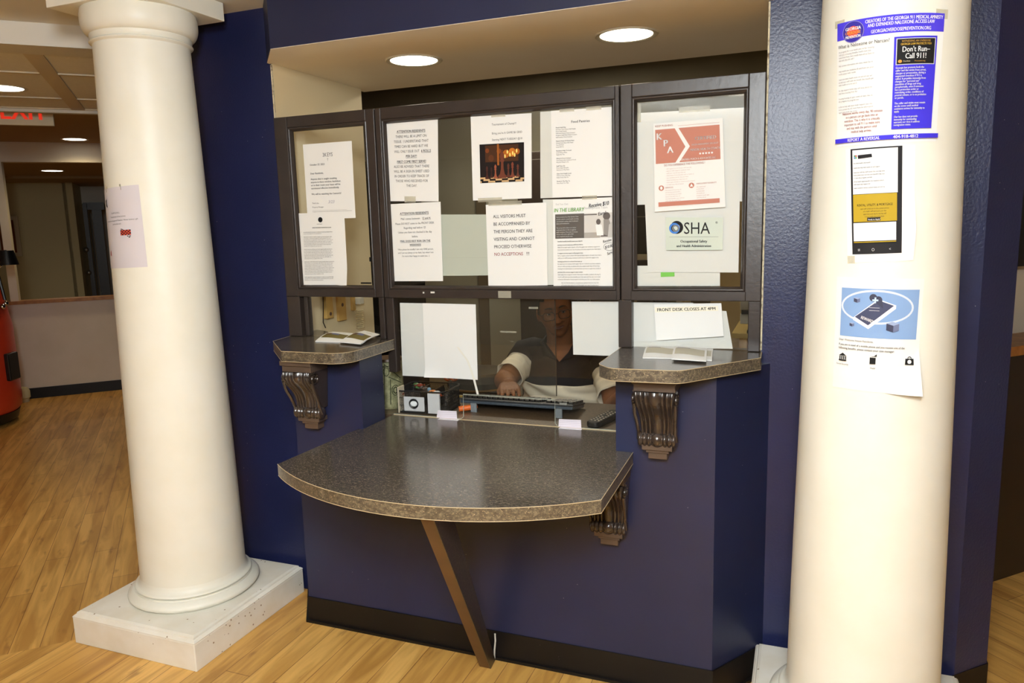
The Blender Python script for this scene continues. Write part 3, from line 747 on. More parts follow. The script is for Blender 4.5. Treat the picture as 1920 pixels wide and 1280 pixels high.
# 3 tissue notice
s = Sheet('tissue_notice', 'white notice limiting tissue to 6 rolls per day, top left of the wide window', flat([(719.7, 229), (821, 223), (822.6, 377.5), (722.8, 377)], F0, LW, LH), LW, LH)
C = 0.110
s.text('heading', K, C, 0.040, 0.0120, 'ATTENTION RESIDENTS', 'CENTER', 0.022, 0.88, under=True)
y = 0.0575
for tx in ('THERE WILL BE A LIMIT ON', 'TISSUE.  I UNDERSTAND THAT', 'TIMES CAN BE HARD BUT WE'):
    s.text('body_text', G1, C, y, 0.0126, tx, 'CENTER', 0.0, 0.80); y += 0.0172
s.text('body_text', G1, C-0.018, y, 0.0126, 'WILL ONLY ISSUE OUT', 'CENTER', 0.0, 0.78); s.text('heading', K, C+0.059, y, 0.0126, '6 ROLLS', 'CENTER', 0.02, 0.84, under=True); y += 0.0172
s.text('heading', K, C, y, 0.0126, 'PER DAY!', 'CENTER', 0.02, 0.84, under=True); y += 0.0185
s.text('heading', K, C, y, 0.0126, 'FIRST COME FIRST SERVE!', 'CENTER', 0.02, 0.82, under=True); y += 0.0168
for tx in ('ALSO BE ADVISED THAT THERE', 'WILL BE A SIGN IN SHEET USED', 'IN ORDER TO KEEP TRACK OF', 'THOSE WHO RECEIVED FOR', 'THE DAY.'):
    s.text('body_text', G1, C, y, 0.0126, tx, 'CENTER', 0.0, 0.80); y += 0.0168
s.done(); s.tape(0.08, 0.262, 0.125, 0.284)
# 4 mail notice
s = Sheet('mail_notice', 'white notice about mail hours, bottom left of the wide window', flat([(726, 383), (826, 378), (831, 526.7), (732, 527)], F0, LW, LH), LW, LH)
s.text('heading', K, C, 0.040, 0.0122, 'ATTENTION RESIDENTS', 'CENTER', 0.022, 0.88, under=True)
s.text('body_text', G1, C-0.016, 0.058, 0.0105, 'Mail comes between', 'CENTER', 0, 0.9); s.text('heading', K, C+0.048, 0.058, 0.0105, '12 and 4.', 'CENTER', 0.015, 0.9, under=True)
y = 0.075
for tx in ('Please DO NOT come to the FRONT DESK', 'Regarding mail before 12!', 'Unless you have not checked it the day', 'before.'):
    s.text('body_text', G1, C, y, 0.0102, tx, 'CENTER', 0, 0.84); y += 0.0155
s.text('heading', K, C, y+0.001, 0.0105, 'MAIL DOES NOT RUN ON THE', 'CENTER', 0.022, 0.84, under=True); y += 0.0135
s.text('heading', K, C, y+0.001, 0.0105, 'WEEKENDS', 'CENTER', 0.022, 0.84, under=True); y += 0.0165
for tx in ('*Also please be mindful I am only ONE person,', 'and I am not always at my desk, but when I am', "I'm more than happy to assist you. :)"):
    s.text('body_text', G1, C, y, 0.0086, tx, 'CENTER', 0, 0.88); y += 0.0120
s.done()
# 5 blank greenish sheet inside the glass
s = Sheet('blank_sheet', 'blank greenish sheet with a fold, inside the glass between the mail and visitor notices', flat([(824, 402), (918, 402), (920, 516), (829, 517)], 0.010, LW, LH), LW, LH, M_PAPER2, 'paper')
s.rect('fold_line', (172, 176, 162), 0, 0.196, LW, 0.1966); s.done()
# 6 chess flyer
s = Sheet('chess_flyer', 'white flyer with a warm photo of chess pieces', flat([(882.7, 219), (996.7, 212), (997, 371.5), (887, 376)], F0, LW, LH), LW, LH, curl=lambda u, v: 0.004*math.sin(u*PI)*(v > 0.8)*(v-0.8)*5)
s.text('body_text', G1, 0.076, 0.033, 0.0100, 'Tournament of Champ!!!', xs=0.86); s.text('body_text', G1, 0.076, 0.062, 0.0098, "Bring you're A GAME $6 GRID", xs=0.86); s.text('body_text', G1, 0.076, 0.083, 0.0098, 'Starting NEXT TUESDAY @10', xs=0.86)
x0, y0, x1, y1 = 0.030, 0.093, 0.190, 0.222
s.rect('photo', (24, 14, 10), x0, y0, x1, y1)
s.rect('photo_glow', (70, 38, 14), x0+0.02, y0+0.005, x1-0.02, y0+0.06)
for cx_, cy_, r_, c_ in ((0.100, 0.118, 0.008, (128, 66, 20)), (0.126, 0.128, 0.012, (166, 92, 24)), (0.148, 0.124, 0.013, (186, 108, 30)), (0.166, 0.122, 0.009, (160, 86, 22)), (0.058, 0.115, 0.007, (120, 58, 18)), (0.072, 0.140, 0.010, (90, 48, 20))):
    s.disc('photo_lights', c_, cx_, cy_, r_, r_*1.1)
for cx_, cy_ in ((0.122, 0.136), (0.131, 0.122), (0.140, 0.132), (0.150, 0.127), (0.157, 0.133), (0.164, 0.120)):
    s.disc('candle_flames', (250, 214, 120), cx_, cy_, 0.0028, 0.0065)
s.rect('photo_curtain', (150, 84, 26), 0.094, y0+0.002, 0.101, 0.165)
for r in range(3):
    for c in range(8):
        yy0 = 0.203+r*0.0062; sp = 1+0.12*r; xx = 0.110+(c-4)*0.020*sp
        if (r+c) % 2 == 0: s.poly('chess_board', (206, 168, 120), [(max(x0, xx), yy0), (min(x1, max(x0, xx+0.0195*sp)), yy0), (min(x1, max(x0, xx+0.0205*sp)), yy0+0.006), (max(x0, xx-0.001), yy0+0.006)])
def piece(cx_, yb, hh, col):
    pr = [(0.5, 0), (0.5, 0.08), (0.3, 0.15), (0.16, 0.35), (0.14, 0.6), (0.3, 0.66), (0.16, 0.70), (0.28, 0.82), (0.2, 0.92), (0.05, 1.0)]
    w_ = hh*0.34
    s.poly('chess_pieces', col, [(cx_+a_*w_, yb-b_*hh) for a_, b_ in pr] + [(cx_-a_*w_, yb-b_*hh) for a_, b_ in pr[::-1]])
for cx_, yb, hh, col in ((0.056, 0.208, 0.042, (70, 34, 24)), (0.072, 0.206, 0.036, (58, 28, 20)), (0.087, 0.208, 0.046, (150, 80, 54)), (0.112, 0.208, 0.088, (104, 52, 34)), (0.134, 0.206, 0.046, (88, 44, 30)), (0.149, 0.206, 0.050, (120, 60, 40)), (0.168, 0.206, 0.042, (96, 50, 34))):
    piece(cx_, yb, hh, col)
s.rect('chess_pieces', (104, 52, 34), 0.1108, 0.114, 0.1132, 0.124); s.rect('chess_pieces', (104, 52, 34), 0.1085, 0.1165, 0.1155, 0.1185)
s.done(); s.tape(0.075, -0.008, 0.125, 0.006); s.tape(0.02, 0.272, 0.11, 0.286)
# 7 food pantries (with a folded backing sheet)
s = Sheet('backing_sheet', 'plain sheet showing as a pale strip left of the food pantry list', flat([(1013, 209.7), (1100, 204), (1100, 369), (1013.5, 371.5)], 0.009, LW*0.6, LH), LW*0.6, LH, M_PAPER3, 'paper'); s.done()
s = Sheet('food_pantry_list', 'white sheet titled Food Pantries with a short typed list, top right of the wide window', flat([(1033, 208), (1154, 200), (1157, 367), (1036, 370.5)], F0, LW, LH), LW, LH)
s.text('heading', G1, 0.100, 0.042, 0.0112, 'Food Pantries', 'CENTER', 0.018, 1.0)
y = 0.056
for n_, in ((6,), (4,), (3,), (3,), (3,), (3,), (2,)):
    for i in range(n_):
        s.text('body_text', K if i == 0 else G1, 0.016, y, 0.0052, blah(3, 3, 5).title()[:34], bold=0.02 if i == 0 else 0); y += 0.0062
    y += 0.006
s.done(); s.tape(0.03, -0.006, 0.08, 0.006); s.tape(0.12, -0.006, 0.17, 0.006)
# 8 visitor notice
s = Sheet('visitor_notice', 'white notice in large capitals telling all visitors to be accompanied', flat([(911, 384), (1024.8, 379.5), (1026.9, 534.8), (916, 536)], F0, LW, LH), LW, LH)
y = 0.046
for tx in ('ALL VISITORS MUST', 'BE ACCOMPANIED BY', 'THE PERSON THEY ARE', 'VISITING AND CANNOT', 'PROCEED OTHERWISE'):
    s.text('body_text', K, 0.026, y, 0.0158, tx, bold=0.006, xs=0.84); y += 0.0258
s.text('warning_text', (150, 40, 34), 0.026, y, 0.0158, 'NO ACCEPTIONS', bold=0.008, xs=0.84); s.text('body_text', K, 0.142, y, 0.0158, '!!!', bold=0.012, xs=0.9)
s.done(); s.tape(0.01, -0.010, 0.13, 0.004)
s = Sheet('backing_sheet', 'plain sheet showing as a pale strip between the visitor notice and the library flyer', flat([(1018, 374), (1075, 373), (1075, 534), (1022, 534)], 0.009, LW*0.5, LH), LW*0.5, LH, M_PAPER3, 'paper'); s.done()
# 9 library flyer
s = Sheet('library_flyer', 'white flyer with a grey photo banner and green handwriting about the library', flat([(1036.7, 374.5), (1157, 369), (1157, 536), (1038, 536)], F0, LW, LH), LW, LH)
s.text('printed_title', (176, 174, 172), 0.010, 0.018, 0.0085, 'Find Your Own', xs=0.8); s.text('printed_title', (176, 174, 172), 0.105, 0.034, 0.0105, 'Development Team', xs=0.95)
s.text('green_handwriting', (112, 178, 52), 0.003, 0.040, 0.0175, 'IN THE LIBRARY', bold=0.02, xs=0.82, shear=0.15)
s.rect('banner', (92, 86, 80), 0.008, 0.047, 0.107, 0.125)
y = 0.058
for tx in ('Representatives from Peer Services Team', 'provide ready for mental health screening', 'and individuals seeking relief of substance', 'abuse and homelessness.', '', 'The survey below allows us to better', 'understand what it is like to apply for', 'public assistance. Please take 15 minutes', 'and you will receive a gift of $10', 'once completed, see you soon.'):
    if tx: s.text('banner_text', (226, 224, 220), 0.012, y, 0.0056, tx, bold=0.02, xs=0.80)
    y += 0.0069
s.rect('photo', (206, 202, 196), 0.107, 0.047, 0.205, 0.125)
s.rect('photo_shadow', (96, 90, 86), 0.107, 0.050, 0.150, 0.0535)
s.rect('photo_desk', (168, 162, 154), 0.107, 0.108, 0.160, 0.125)
s.disc('photo_figure', (96, 88, 84), 0.155, 0.075, 0.0075, 0.009); s.poly('photo_figure_light', (236, 234, 230), [(0.145, 0.084), (0.166, 0.084), (0.172, 0.118), (0.150, 0.118)])
s.disc('photo_figure', (96, 88, 84), 0.182, 0.058, 0.012, 0.012); s.poly('photo_figure_mid', (142, 136, 130), [(0.172, 0.068), (0.190, 0.068), (0.196, 0.085), (0.186, 0.120), (0.172, 0.115)])
s.poly('photo_figure', (96, 88, 84), [(0.172, 0.112), (0.184, 0.084), (0.190, 0.084), (0.186, 0.122), (0.160, 0.122)]); s.poly('photo_chair', (190, 186, 180), [(0.190, 0.085), (0.204, 0.072), (0.2048, 0.1248), (0.186, 0.1248)])
y = 0.136
for n_ in (1, 3, 3, 4, 4):
    for i in range(n_):
        s.text('body_text', K if i == 0 else G2, 0.016, y, 0.0055, (blah(9, 16, 17))[:(44 if i == 0 else 74)], bold=0.018 if i == 0 else 0, xs=0.88); y += 0.0078
    y += 0.0035
for i in range(4): s.text('body_text', G2, 0.028, y, 0.0055, blah(9, 15, 15)[:66], xs=0.88); y += 0.0078
HW = (30, 28, 34)
s.text('handwriting', HW, 0.122, 0.030, 0.0175, 'Receive $10', bold=0.02, xs=0.78, shear=0.25, rot=0.10); s.text('handwriting', HW, 0.154, 0.056, 0.0150, 'Earn!', bold=0.02, xs=0.85, shear=0.25, rot=0.16)
s.text('handwriting', HW, 0.170, 0.142, 0.0115, 'Receive', bold=0.02, xs=0.8, shear=0.25, rot=0.22); s.text('handwriting', HW, 0.177, 0.161, 0.0125, '$10.00', bold=0.02, xs=0.75, shear=0.25, rot=0.25)
s.disc('handwriting', HW, 0.191, 0.154, 0.019, 0.0125, ring=0.0009); s.text('handwriting', HW, 0.184, 0.181, 0.0125, 'Survey', bold=0.02, xs=0.8, shear=0.25, rot=0.30)
s.done(); s.tape(0.10, -0.008, 0.15, 0.004)

# 10 right window: big blank sheets behind the flyer
s = Sheet('blank_sheet', 'large blank white sheet filling the top of the right window behind the red flyer', flat([(1194, 212), (1404, 201), (1402.5, 377), (1194.5, 384)], 0.012, 0.36, 0.30), 0.36, 0.30, M_PAPER, 'paper'); s.done(); s.tape(0.0, -0.05, 0.014, 0.03); s.tape(0.14, -0.012, 0.24, 0.006)
s = Sheet('blank_sheet', 'blank white sheet behind the grey safety sign, hanging lower in the right window', flat([(1207, 330), (1388, 325), (1384.6, 510.6), (1215, 510)], 0.009, 0.30, 0.32), 0.30, 0.32, M_PAPER, 'paper'); s.done()
s = Sheet('blank_sheet', 'blank white sheet along the bottom edge of the right window', flat([(1195, 498), (1350, 497), (1350, 536), (1195.5, 536)], 0.013, 0.27, 0.07), 0.27, 0.07, M_PAPER3, 'paper'); s.done()
s = Sheet('green_sticky_note', 'small bright green sticky note below the safety sign', flat([(1239, 507), (1264.5, 507), (1265, 518), (1239, 519)], 0.011, 0.045, 0.02), 0.045, 0.02, cmat((130, 206, 92)), 'sticky note', nx=2, ny=2); s.done()
# 11 red flyer
s = Sheet('red_flyer', 'salmon and white flyer with a chevron and the letters KPA', flat([(1225, 232), (1355, 221), (1360, 388), (1228, 397)], F0-0.001, LW, LH), LW, LH)
RD = (188, 124, 106)
s.text('heading', (190, 130, 116), 0.006, 0.012, 0.0085, 'KEEP PUSHING', bold=0.02); s.rect('ruled_line', RD, 0.078, 0.0125, 0.206, 0.0132)
y0, y1 = 0.020, 0.127; ym = (y0+y1)/2+0.006
s.poly('banner', RD, [(0.006, y0), (0.068, y0), (0.100, ym), (0.068, y1), (0.006, y1)]); s.poly('chevron_panel', RD, [(0.080, y0), (0.206, y0), (0.206, y1), (0.080, y1), (0.114, ym)])
WH = (232, 230, 228)
s.text('initials', WH, 0.008, 0.052, 0.030, 'K', bold=0.04, xs=0.95); s.text('initials', WH, 0.030, 0.074, 0.030, 'P', bold=0.04, xs=0.95); s.text('initials', WH, 0.042, 0.096, 0.030, 'A', bold=0.04, xs=0.95)
s.text('banner_text', WH, 0.162, 0.062, 0.0150, 'CERTIFIED', 'CENTER', 0.03, 0.95); s.text('banner_text', WH, 0.160, 0.078, 0.0072, 'ANGER MANAGEMENT SPECIALIST', 'CENTER', 0.02, 0.74)
s.text('banner_text', WH, 0.160, 0.095, 0.0105, 'MENTAL HEALTH COACH', 'CENTER', 0.03, 0.74)
for k in range(5): s.disc('banner_text', WH, 0.145+k*0.009, 0.105, 0.0030)
s.text('banner_text', WH, 0.084, 0.123, 0.0092, 'KENTRELL PORCH & ASSOCIATES, LLC', bold=0.02, xs=0.68)
s.text('body_text', (190, 130, 116), 0.032, 0.137, 0.0092, 'DO YOU EXPERIENCE THE FOLLOWING ?', bold=0.01, xs=0.74)
y = 0.147
for i in range(8): s.text('body_text', (200, 176, 170), 0.036, y, 0.0056, '- '+blah(5, 6, 8)[:42-(i % 3)*6], xs=0.9); y += 0.0072
s.disc('icons', RD, 0.022, 0.205, 0.0085); s.disc('icon_centres', WH, 0.022, 0.205, 0.0040, 0.0055); s.disc('icons', RD, 0.116, 0.203, 0.0085); s.poly('icon_centres', WH, [(0.111, 0.207), (0.116, 0.197), (0.121, 0.207)])
s.text('body_text', (190, 130, 116), 0.034, 0.207, 0.0062, 'SERVICES', bold=0.01); s.text('body_text', (190, 130, 116), 0.131, 0.201, 0.0062, 'ENROLLMENT ELIGIBILITY', bold=0.01, xs=0.85)
y = 0.215
for i in range(6): s.text('body_text', (200, 176, 170), 0.034, y, 0.0054, blah(4, 6, 6)[:34-(i*7) % 13], xs=0.85); s.text('body_text', (200, 160, 150), 0.131, y-0.004, 0.0054, blah(3, 3, 3)[:18], xs=0.85); y += 0.0068
s.rect('contact_bar', RD, 0.012, 0.250, 0.200, 0.264); s.disc('icon_centres', WH, 0.022, 0.257, 0.0055); s.disc('icon_centres', WH, 0.100, 0.256, 0.0055)
s.text('banner_text', WH, 0.032, 0.260, 0.0070, '678-520-7707', xs=0.9); s.text('banner_text', WH, 0.114, 0.259, 0.0070, 'kentrellporch@gmail.com', xs=0.86); s.done()
# 12 safety sign
wS, hS = 0.186, 0.106
s = Sheet('safety_sign', 'small grey-green safety administration sign with a blue ring logo', flat([(1248, 407.5), (1355.8, 407.5), (1355, 468.5), (1248.7, 469)], F0, wS, hS), wS, hS, pmat('grey_green_card', (196, 204, 190), 0.5, 0.4), 'sign', wav=0.0002)
s.disc('logo_ring_black', (24, 22, 22), 0.037, 0.032, 0.021, ring=0.011); s.disc('logo_ring_blue', (64, 122, 200), 0.029, 0.035, 0.0175, ring=0.0065); s.disc('logo_ring_grey', (120, 122, 120), 0.033, 0.035, 0.0115, ring=0.005)
s.text('lettering', (30, 28, 28), 0.059, 0.053, 0.054, 'SHA', bold=0.0, xs=0.86)
for x_ in (): s.rect('lettering', (30, 28, 28), x_-0.004, 0.0515, x_+0.008, 0.053); s.rect('lettering', (30, 28, 28), x_-0.004, 0.0150, x_+0.008, 0.0165)
s.text('lettering', (30, 28, 28), 0.162, 0.020, 0.010, '®'); s.rect('lettering', (70, 70, 66), 0.012, 0.0625, 0.172, 0.0632)
s.text('lettering', (30, 28, 28), 0.092, 0.081, 0.0118, 'Occupational Safety', 'CENTER', 0.035, 0.92); s.text('lettering', (30, 28, 28), 0.092, 0.096, 0.0118, 'and Health Administration', 'CENTER', 0.035, 0.90); s.done()
# 13 blank backs in the lower middle window
s = Sheet('blank_sheet', 'blank white sheet behind another, left edge of the opening above the pen basket', flat([(750, 567.5), (835, 569), (840, 708), (755, 704)], 0.0105, LW*0.8, LH), LW*0.8, LH, M_PAPER, 'paper'); s.done()
s = Sheet('blank_sheet', 'blank white sheet hanging over the left of the opening with a strip of tape', flat([(792.5, 568), (892, 570.5), (896, 712), (798, 706)], F0, LW, LH), LW, LH, M_PAPER, 'paper',
          curl=lambda u, v: 0.012*max(0, (0.4-u)*2.5)*max(0, (v-0.9)*10)); s.done()
bm = NB(); P_ = [onY(px, py, -0.006) for px, py in ((858, 651), (866, 662), (877, 677), (884, 696), (889, 712), (893, 728), (896, 740))]
w_ = 0.0042; row = [(bm.verts.new(q-Vector((w_, 0, -0.0015))), bm.verts.new(q+Vector((w_, 0, 0.0015)))) for q in P_]
for a_, b_ in zip(row, row[1:]): bm.faces.new((a_[0], a_[1], b_[1], b_[0]))
r_ = bmesh.ops.extrude_face_region(bm, geom=list(bm.faces)); [setattr(v, 'co', v.co+Vector((0, -0.0006, 0))) for v in r_['geom'] if isinstance(v, bmesh.types.BMVert)]
tag(obj('tape_strip', bm, cmat((232, 228, 216))), 'loose curved strip of white tape hanging over the blank sheet', 'tape')
# 14
s = Sheet('blank_sheet', 'blank white sheet to the right of the man\'s face, lower corner curling', flat([(1072, 565), (1178, 565), (1178, 668), (1075, 664.5)], 0.009, 0.20, 0.19), 0.20, 0.19, M_PAPER, 'paper', curl=lambda u, v: -0.010*max(0, u-0.55)*max(0, v-0.7)*6); s.done()
# 15
s = Sheet('blank_sheet', 'slanted blank white sheet standing behind the front desk notice', flat([(1188, 567), (1362, 583), (1374, 653.5), (1188, 651)], 0.012, 0.30, 0.15), 0.30, 0.15, M_PAPER3, 'paper'); s.done()
s = Sheet('blank_sheet', 'blank white sheet at the far left of the lower right window', flat([(1188, 566.5), (1300, 567), (1300, 640), (1188, 640)], 0.0105, 0.20, 0.14), 0.20, 0.14, M_PAPER, 'paper'); s.done()
s = Sheet('front_desk_notice', 'white sheet with a cream strip saying front desk closes at 4pm', flat([(1226, 570), (1352.5, 568), (1357, 630), (1231, 638)], F0+0.0005, 0.216, 0.118), 0.216, 0.118)
s.rect('label_strip', (240, 234, 214), 0.002, 0.010, 0.205, 0.027); s.text('lettering', K, 0.103, 0.0235, 0.0145, 'FRONT DESK CLOSES AT 4PM', 'CENTER', 0.03, 0.98); s.done()

# small white tapes folded over the glass foot
for lab, c in (('white lined card stack taped at the left foot of the glass', [(821, 769), (856, 770.5), (857, 787), (818, 786)]), ('white lined card stack taped at the right foot of the glass', [(1048, 785.5), (1089, 787), (1090, 803.5), (1047, 801.5)])):
    s = Sheet('card_stack', lab, flat(c, -0.0015, 0.06, 0.03), 0.06, 0.03, cmat((232, 224, 232)), 'card', 'white lined cards at the foot of the glass', nx=4, ny=4, th=0.0012, wav=0.0002)
    for k in range(4): s.rect('ruled_lines', (186, 176, 190), 0.001, 0.005+k*0.0062, 0.059, 0.0058+k*0.0062)
    s.done()
    p = onZ(c[3][0]+1, c[3][1]+1, CT+0.001); q = onZ(c[2][0], c[2][1]+2, CT+0.001)
    bm = NB(); boxr(bm, (p.x, -0.020, CT+0.0005), (q.x, -0.002, CT+0.0015)); obj('folded_edge', bm, cmat((248, 244, 248)), s.o)

# ---- posters wrapped round the columns
def cyl_hit(cx, cy, px, py):
    r = ray(px, py)
    for _ in range(1): pass
    rad = 0.17; z = 1.3
    for _ in range(6):
        dx, dy = CAM.x-cx, CAM.y-cy; a_ = r.x*r.x+r.y*r.y; b_ = 2*(dx*r.x+dy*r.y); c_ = dx*dx+dy*dy-rad*rad
        D = b_*b_-4*a_*c_; t_ = (-b_-math.sqrt(max(D, 0)))/(2*a_); p = CAM+r*t_; rad = col_r(p.z)
    return math.atan2(p.x-cx, -(p.y-cy)), p.z
def wrap(cx, cy, corners, w, h):
    """corners TL TR BR BL as (phi, z)"""
    def f(x, y, hh):
        u, v = x/w, y/h
        ph = corners[0][0]*(1-u)*(1-v)+corners[1][0]*u*(1-v)+corners[2][0]*u*v+corners[3][0]*(1-u)*v
        z = corners[0][1]*(1-u)*(1-v)+corners[1][1]*u*(1-v)+corners[2][1]*u*v+corners[3][1]*(1-u)*v
        r = col_r(z)+0.0008+hh
        return Vector((cx+r*math.sin(ph), cy-r*math.cos(ph), z))
    return f
def px_corners(C_, pts): return [cyl_hit(C_[0], C_[1], *p) for p in pts]
# overdose prevention poster
s = Sheet('prevention_poster', 'blue and white overdose prevention poster, uppermost on the right column', wrap(*RC, px_corners(RC, [(1571, 45), (1771, 25), (1754, 265), (1570, 276)]), LW, LH), LW, LH, cat='poster', nx=24, ny=16, wav=0.0004)
BL = (62, 50, 206); PU = (74, 60, 214)
s.rect('banner', PU, 0.001, 0.001, LW-0.001, 0.040)
s.text('banner_text', WH, 0.138, 0.0130, 0.0108, 'CREATORS OF THE GEORGIA 911 MEDICAL AMNESTY', 'CENTER', 0.025, 0.56); s.text('banner_text', WH, 0.132, 0.0225, 0.0108, 'AND EXPANDED NALOXONE ACCESS LAW', 'CENTER', 0.025, 0.58)
s.text('banner_text', WH, 0.132, 0.0365, 0.0108, 'GEORGIAOVERDOSEPREVENTION.ORG', 'CENTER', 0.02, 0.58)
s.disc('logo_badge', (56, 46, 150), 0.040, 0.026, 0.024, 0.024, 32); s.disc('logo_rim', (170, 164, 224), 0.040, 0.026, 0.0235, 0.0235, 32, ring=0.0008)
s.disc('logo_centre', (214, 74, 66), 0.040, 0.026, 0.0125)
s.text('logo_text', WH, 0.040, 0.0225, 0.0098, 'GEORGIA', 'CENTER', 0.04, 0.80); s.text('logo_text_gold', (226, 150, 60), 0.040, 0.0315, 0.0098, 'OVERDOSE', 'CENTER', 0.04, 0.68); s.text('logo_text', WH, 0.040, 0.0400, 0.0090, 'PREVENTION', 'CENTER', 0.04, 0.62)
s.text('body_text', G1, 0.006, 0.0585, 0.0108, 'What is Naloxone or Narcan?', xs=0.80)
y = 0.068
for n_ in (4, 1, 2, 3, 2, 2, 3):
    for i in range(n_): s.text('body_text', (150, 146, 150), 0.008, y, 0.0050, blah(6, 11, 11)[:(46 if i < n_-1 or n_ == 1 else 26)], xs=0.80); y += 0.0063
    y += 0.0058
y = 0.209
for tx in ('Naloxone works every day, 90 minutes', 'so a person can go back into an', 'overdose. This is why it is critically', 'important to call 911 to make sure', 'and stay with the person until', 'medical help arrives.'):
    s.text('reminder_text', (160, 92, 88), 0.060, y, 0.0078, tx, 'CENTER', 0.01, 0.68); y += 0.0084
s.rect('side_panel', BL, 0.120, 0.050, 0.200, 0.250)
s.rect('callout_frame', (206, 206, 206), 0.124, 0.054, 0.197, 0.111); s.rect('callout', (22, 20, 20), 0.1255, 0.0555, 0.1955, 0.1095)
s.text('callout_gold', (196, 150, 66), 0.160, 0.0625, 0.0062, 'WITNESSING AN OVERDOSE', 'CENTER', 0.01, 0.66); s.text('callout_gold', (226, 182, 60), 0.160, 0.0690, 0.0064, 'GEORGIA LAW PROTECTS YOU', 'CENTER', 0.02, 0.62)
s.text('callout_text', WH, 0.160, 0.0835, 0.0165, "Don't Run–", 'CENTER', 0.015, 0.66); s.text('callout_text', WH, 0.160, 0.0980, 0.0165, 'Call 911!', 'CENTER', 0.015, 0.66)
s.disc('callout_gold', (226, 150, 60), 0.1315, 0.1035, 0.0035); s.text('callout_small', (220, 200, 160), 0.137, 0.1050, 0.0045, 'Overdose', xs=0.7); s.text('callout_gold', (196, 150, 66), 0.158, 0.1050, 0.0042, 'Prevention.org', xs=0.8)
y = 0.1195
for tx in ('Georgia law protects both the', 'caller and the victim from arrest,', 'charges or prosecution, during a', 'suspected overdose if 911 is', 'called. It provides immunity from', 'charges for "personal use"', 'quantities of drugs and drug', 'paraphernalia, even if someone', 'has a protection order or', 'restraining order, conditions of', 'pretrial release, or is on probation', 'or parole.', '', 'The caller and victim must remain', 'on the scene until medical', 'assistance arrives for immunity to', 'apply.', '', 'Our law does not provide', 'immunity for outstanding', 'warrants nor does it address', 'immigration status.'):
    if tx: s.text('side_text', WH, 0.124, y, 0.0064, tx, bold=0.035, xs=0.66)
    y += 0.0059
s.rect('footer', BL, 0.001, 0.262, LW-0.001, 0.272); s.text('footer_text', WH, 0.065, 0.2705, 0.0100, 'REPORT A REVERSAL', 'CENTER', 0.03, 0.72); s.text('footer_text', WH, 0.148, 0.2705, 0.0100, '404-918-4812', 'CENTER', 0.03, 0.86)
s.done(); s.tape(-0.006, -0.006, 0.02, 0.01); s.tape(LW-0.02, -0.008, LW+0.006, 0.012)
# phone screenshot
s = Sheet('phone_poster', 'tall phone screenshot printout with a yellow block, middle of the right column', wrap(*RC, px_corners(RC, [(1586, 280), (1716, 271), (1712, 488), (1590, 492)]), 0.165, 0.25), 0.165, 0.25, cat='poster', nx=20, wav=0.0004,
          curl=lambda u, v: 0.020*max(0, u-0.8)*5*max(0, 0.3-abs(v-0.72))*2)
pl, pr = 0.014, 0.135
s.rect('phone_screen', (30, 28, 30), pl, 0.001, pr, 0.232); s.rect('message_area', (228, 228, 228), pl+0.005, 0.004, pr-0.010, 0.100)
for k, cc in enumerate(((60, 140, 90), (200, 70, 60), (70, 120, 200), (90, 170, 90))): s.rect('avatar_%s' % ('green', 'red', 'blue', 'lime')[k], cc, pl+0.009+(k % 2)*0.004, 0.015+(k//2)*0.004, pl+0.0125+(k % 2)*0.004, 0.0185+(k//2)*0.004)
s.poly('marker_redaction', (26, 24, 26), [(pl+0.019, 0.0155), (pl+0.052, 0.0145), (pl+0.053, 0.0215), (pl+0.020, 0.0235)])
for y, ww in ((0.034, 26), (0.044, 40), (0.054, 52), (0.060, 50), (0.066, 30), (0.074, 50), (0.080, 26), (0.088, 48)): s.text('message_text', G2, pl+0.008, y, 0.0046, blah(8, 10, 10)[:ww], xs=0.80)
s.rect('yellow_block', (176, 148, 34), pl+0.006, 0.101, pr-0.012, 0.161)
s.text('yellow_block_text', (52, 42, 24), (pl+pr)/2-0.003, 0.127, 0.0072, 'RENTAL, UTILITY, & MORTGAGE', 'CENTER', 0.02, 0.80)
for k in range(4): s.text('yellow_block_text', (52, 42, 24), (pl+pr)/2-0.003, 0.134+k*0.0058, 0.0044, blah(7, 8, 8)[:48-k*5], 'CENTER', 0.0, 0.80)
s.rect('button', (36, 32, 34), pl+0.040, 0.152, pr-0.050, 0.1595); s.text('button_text', WH, (pl+pr)/2-0.004, 0.158, 0.0048, 'Ready to Apply?', 'CENTER', 0, 0.9)
s.rect('reply_area', (228, 228, 228), pl+0.006, 0.163, pr-0.014, 0.203)
for k in range(4): s.text('message_text', G2, pl+0.012, 0.172+k*0.005, 0.0038, blah(4, 4, 4)[:22], xs=0.8); s.text('message_text', G2, pl+0.062, 0.172+k*0.005, 0.0038, blah(4, 4, 4)[:22], xs=0.8)
s.rect('button', (36, 32, 34), pl+0.036, 0.1945, pr-0.050, 0.2005); s.rect('yellow_bar', (176, 148, 34), pl+0.006, 0.2045, pr-0.014, 0.2065)
s.text('nav_icons', (210, 210, 210), pl+0.016, 0.225, 0.0075, 'III'); s.disc('nav_icons', (210, 210, 210), pl+0.053, 0.2225, 0.0032, ring=0.0008); s.text('nav_icons', (210, 210, 210), pl+0.090, 0.225, 0.0085, '<')
s.done(); s.tape(0.0, 0.235, 0.02, 0.252)
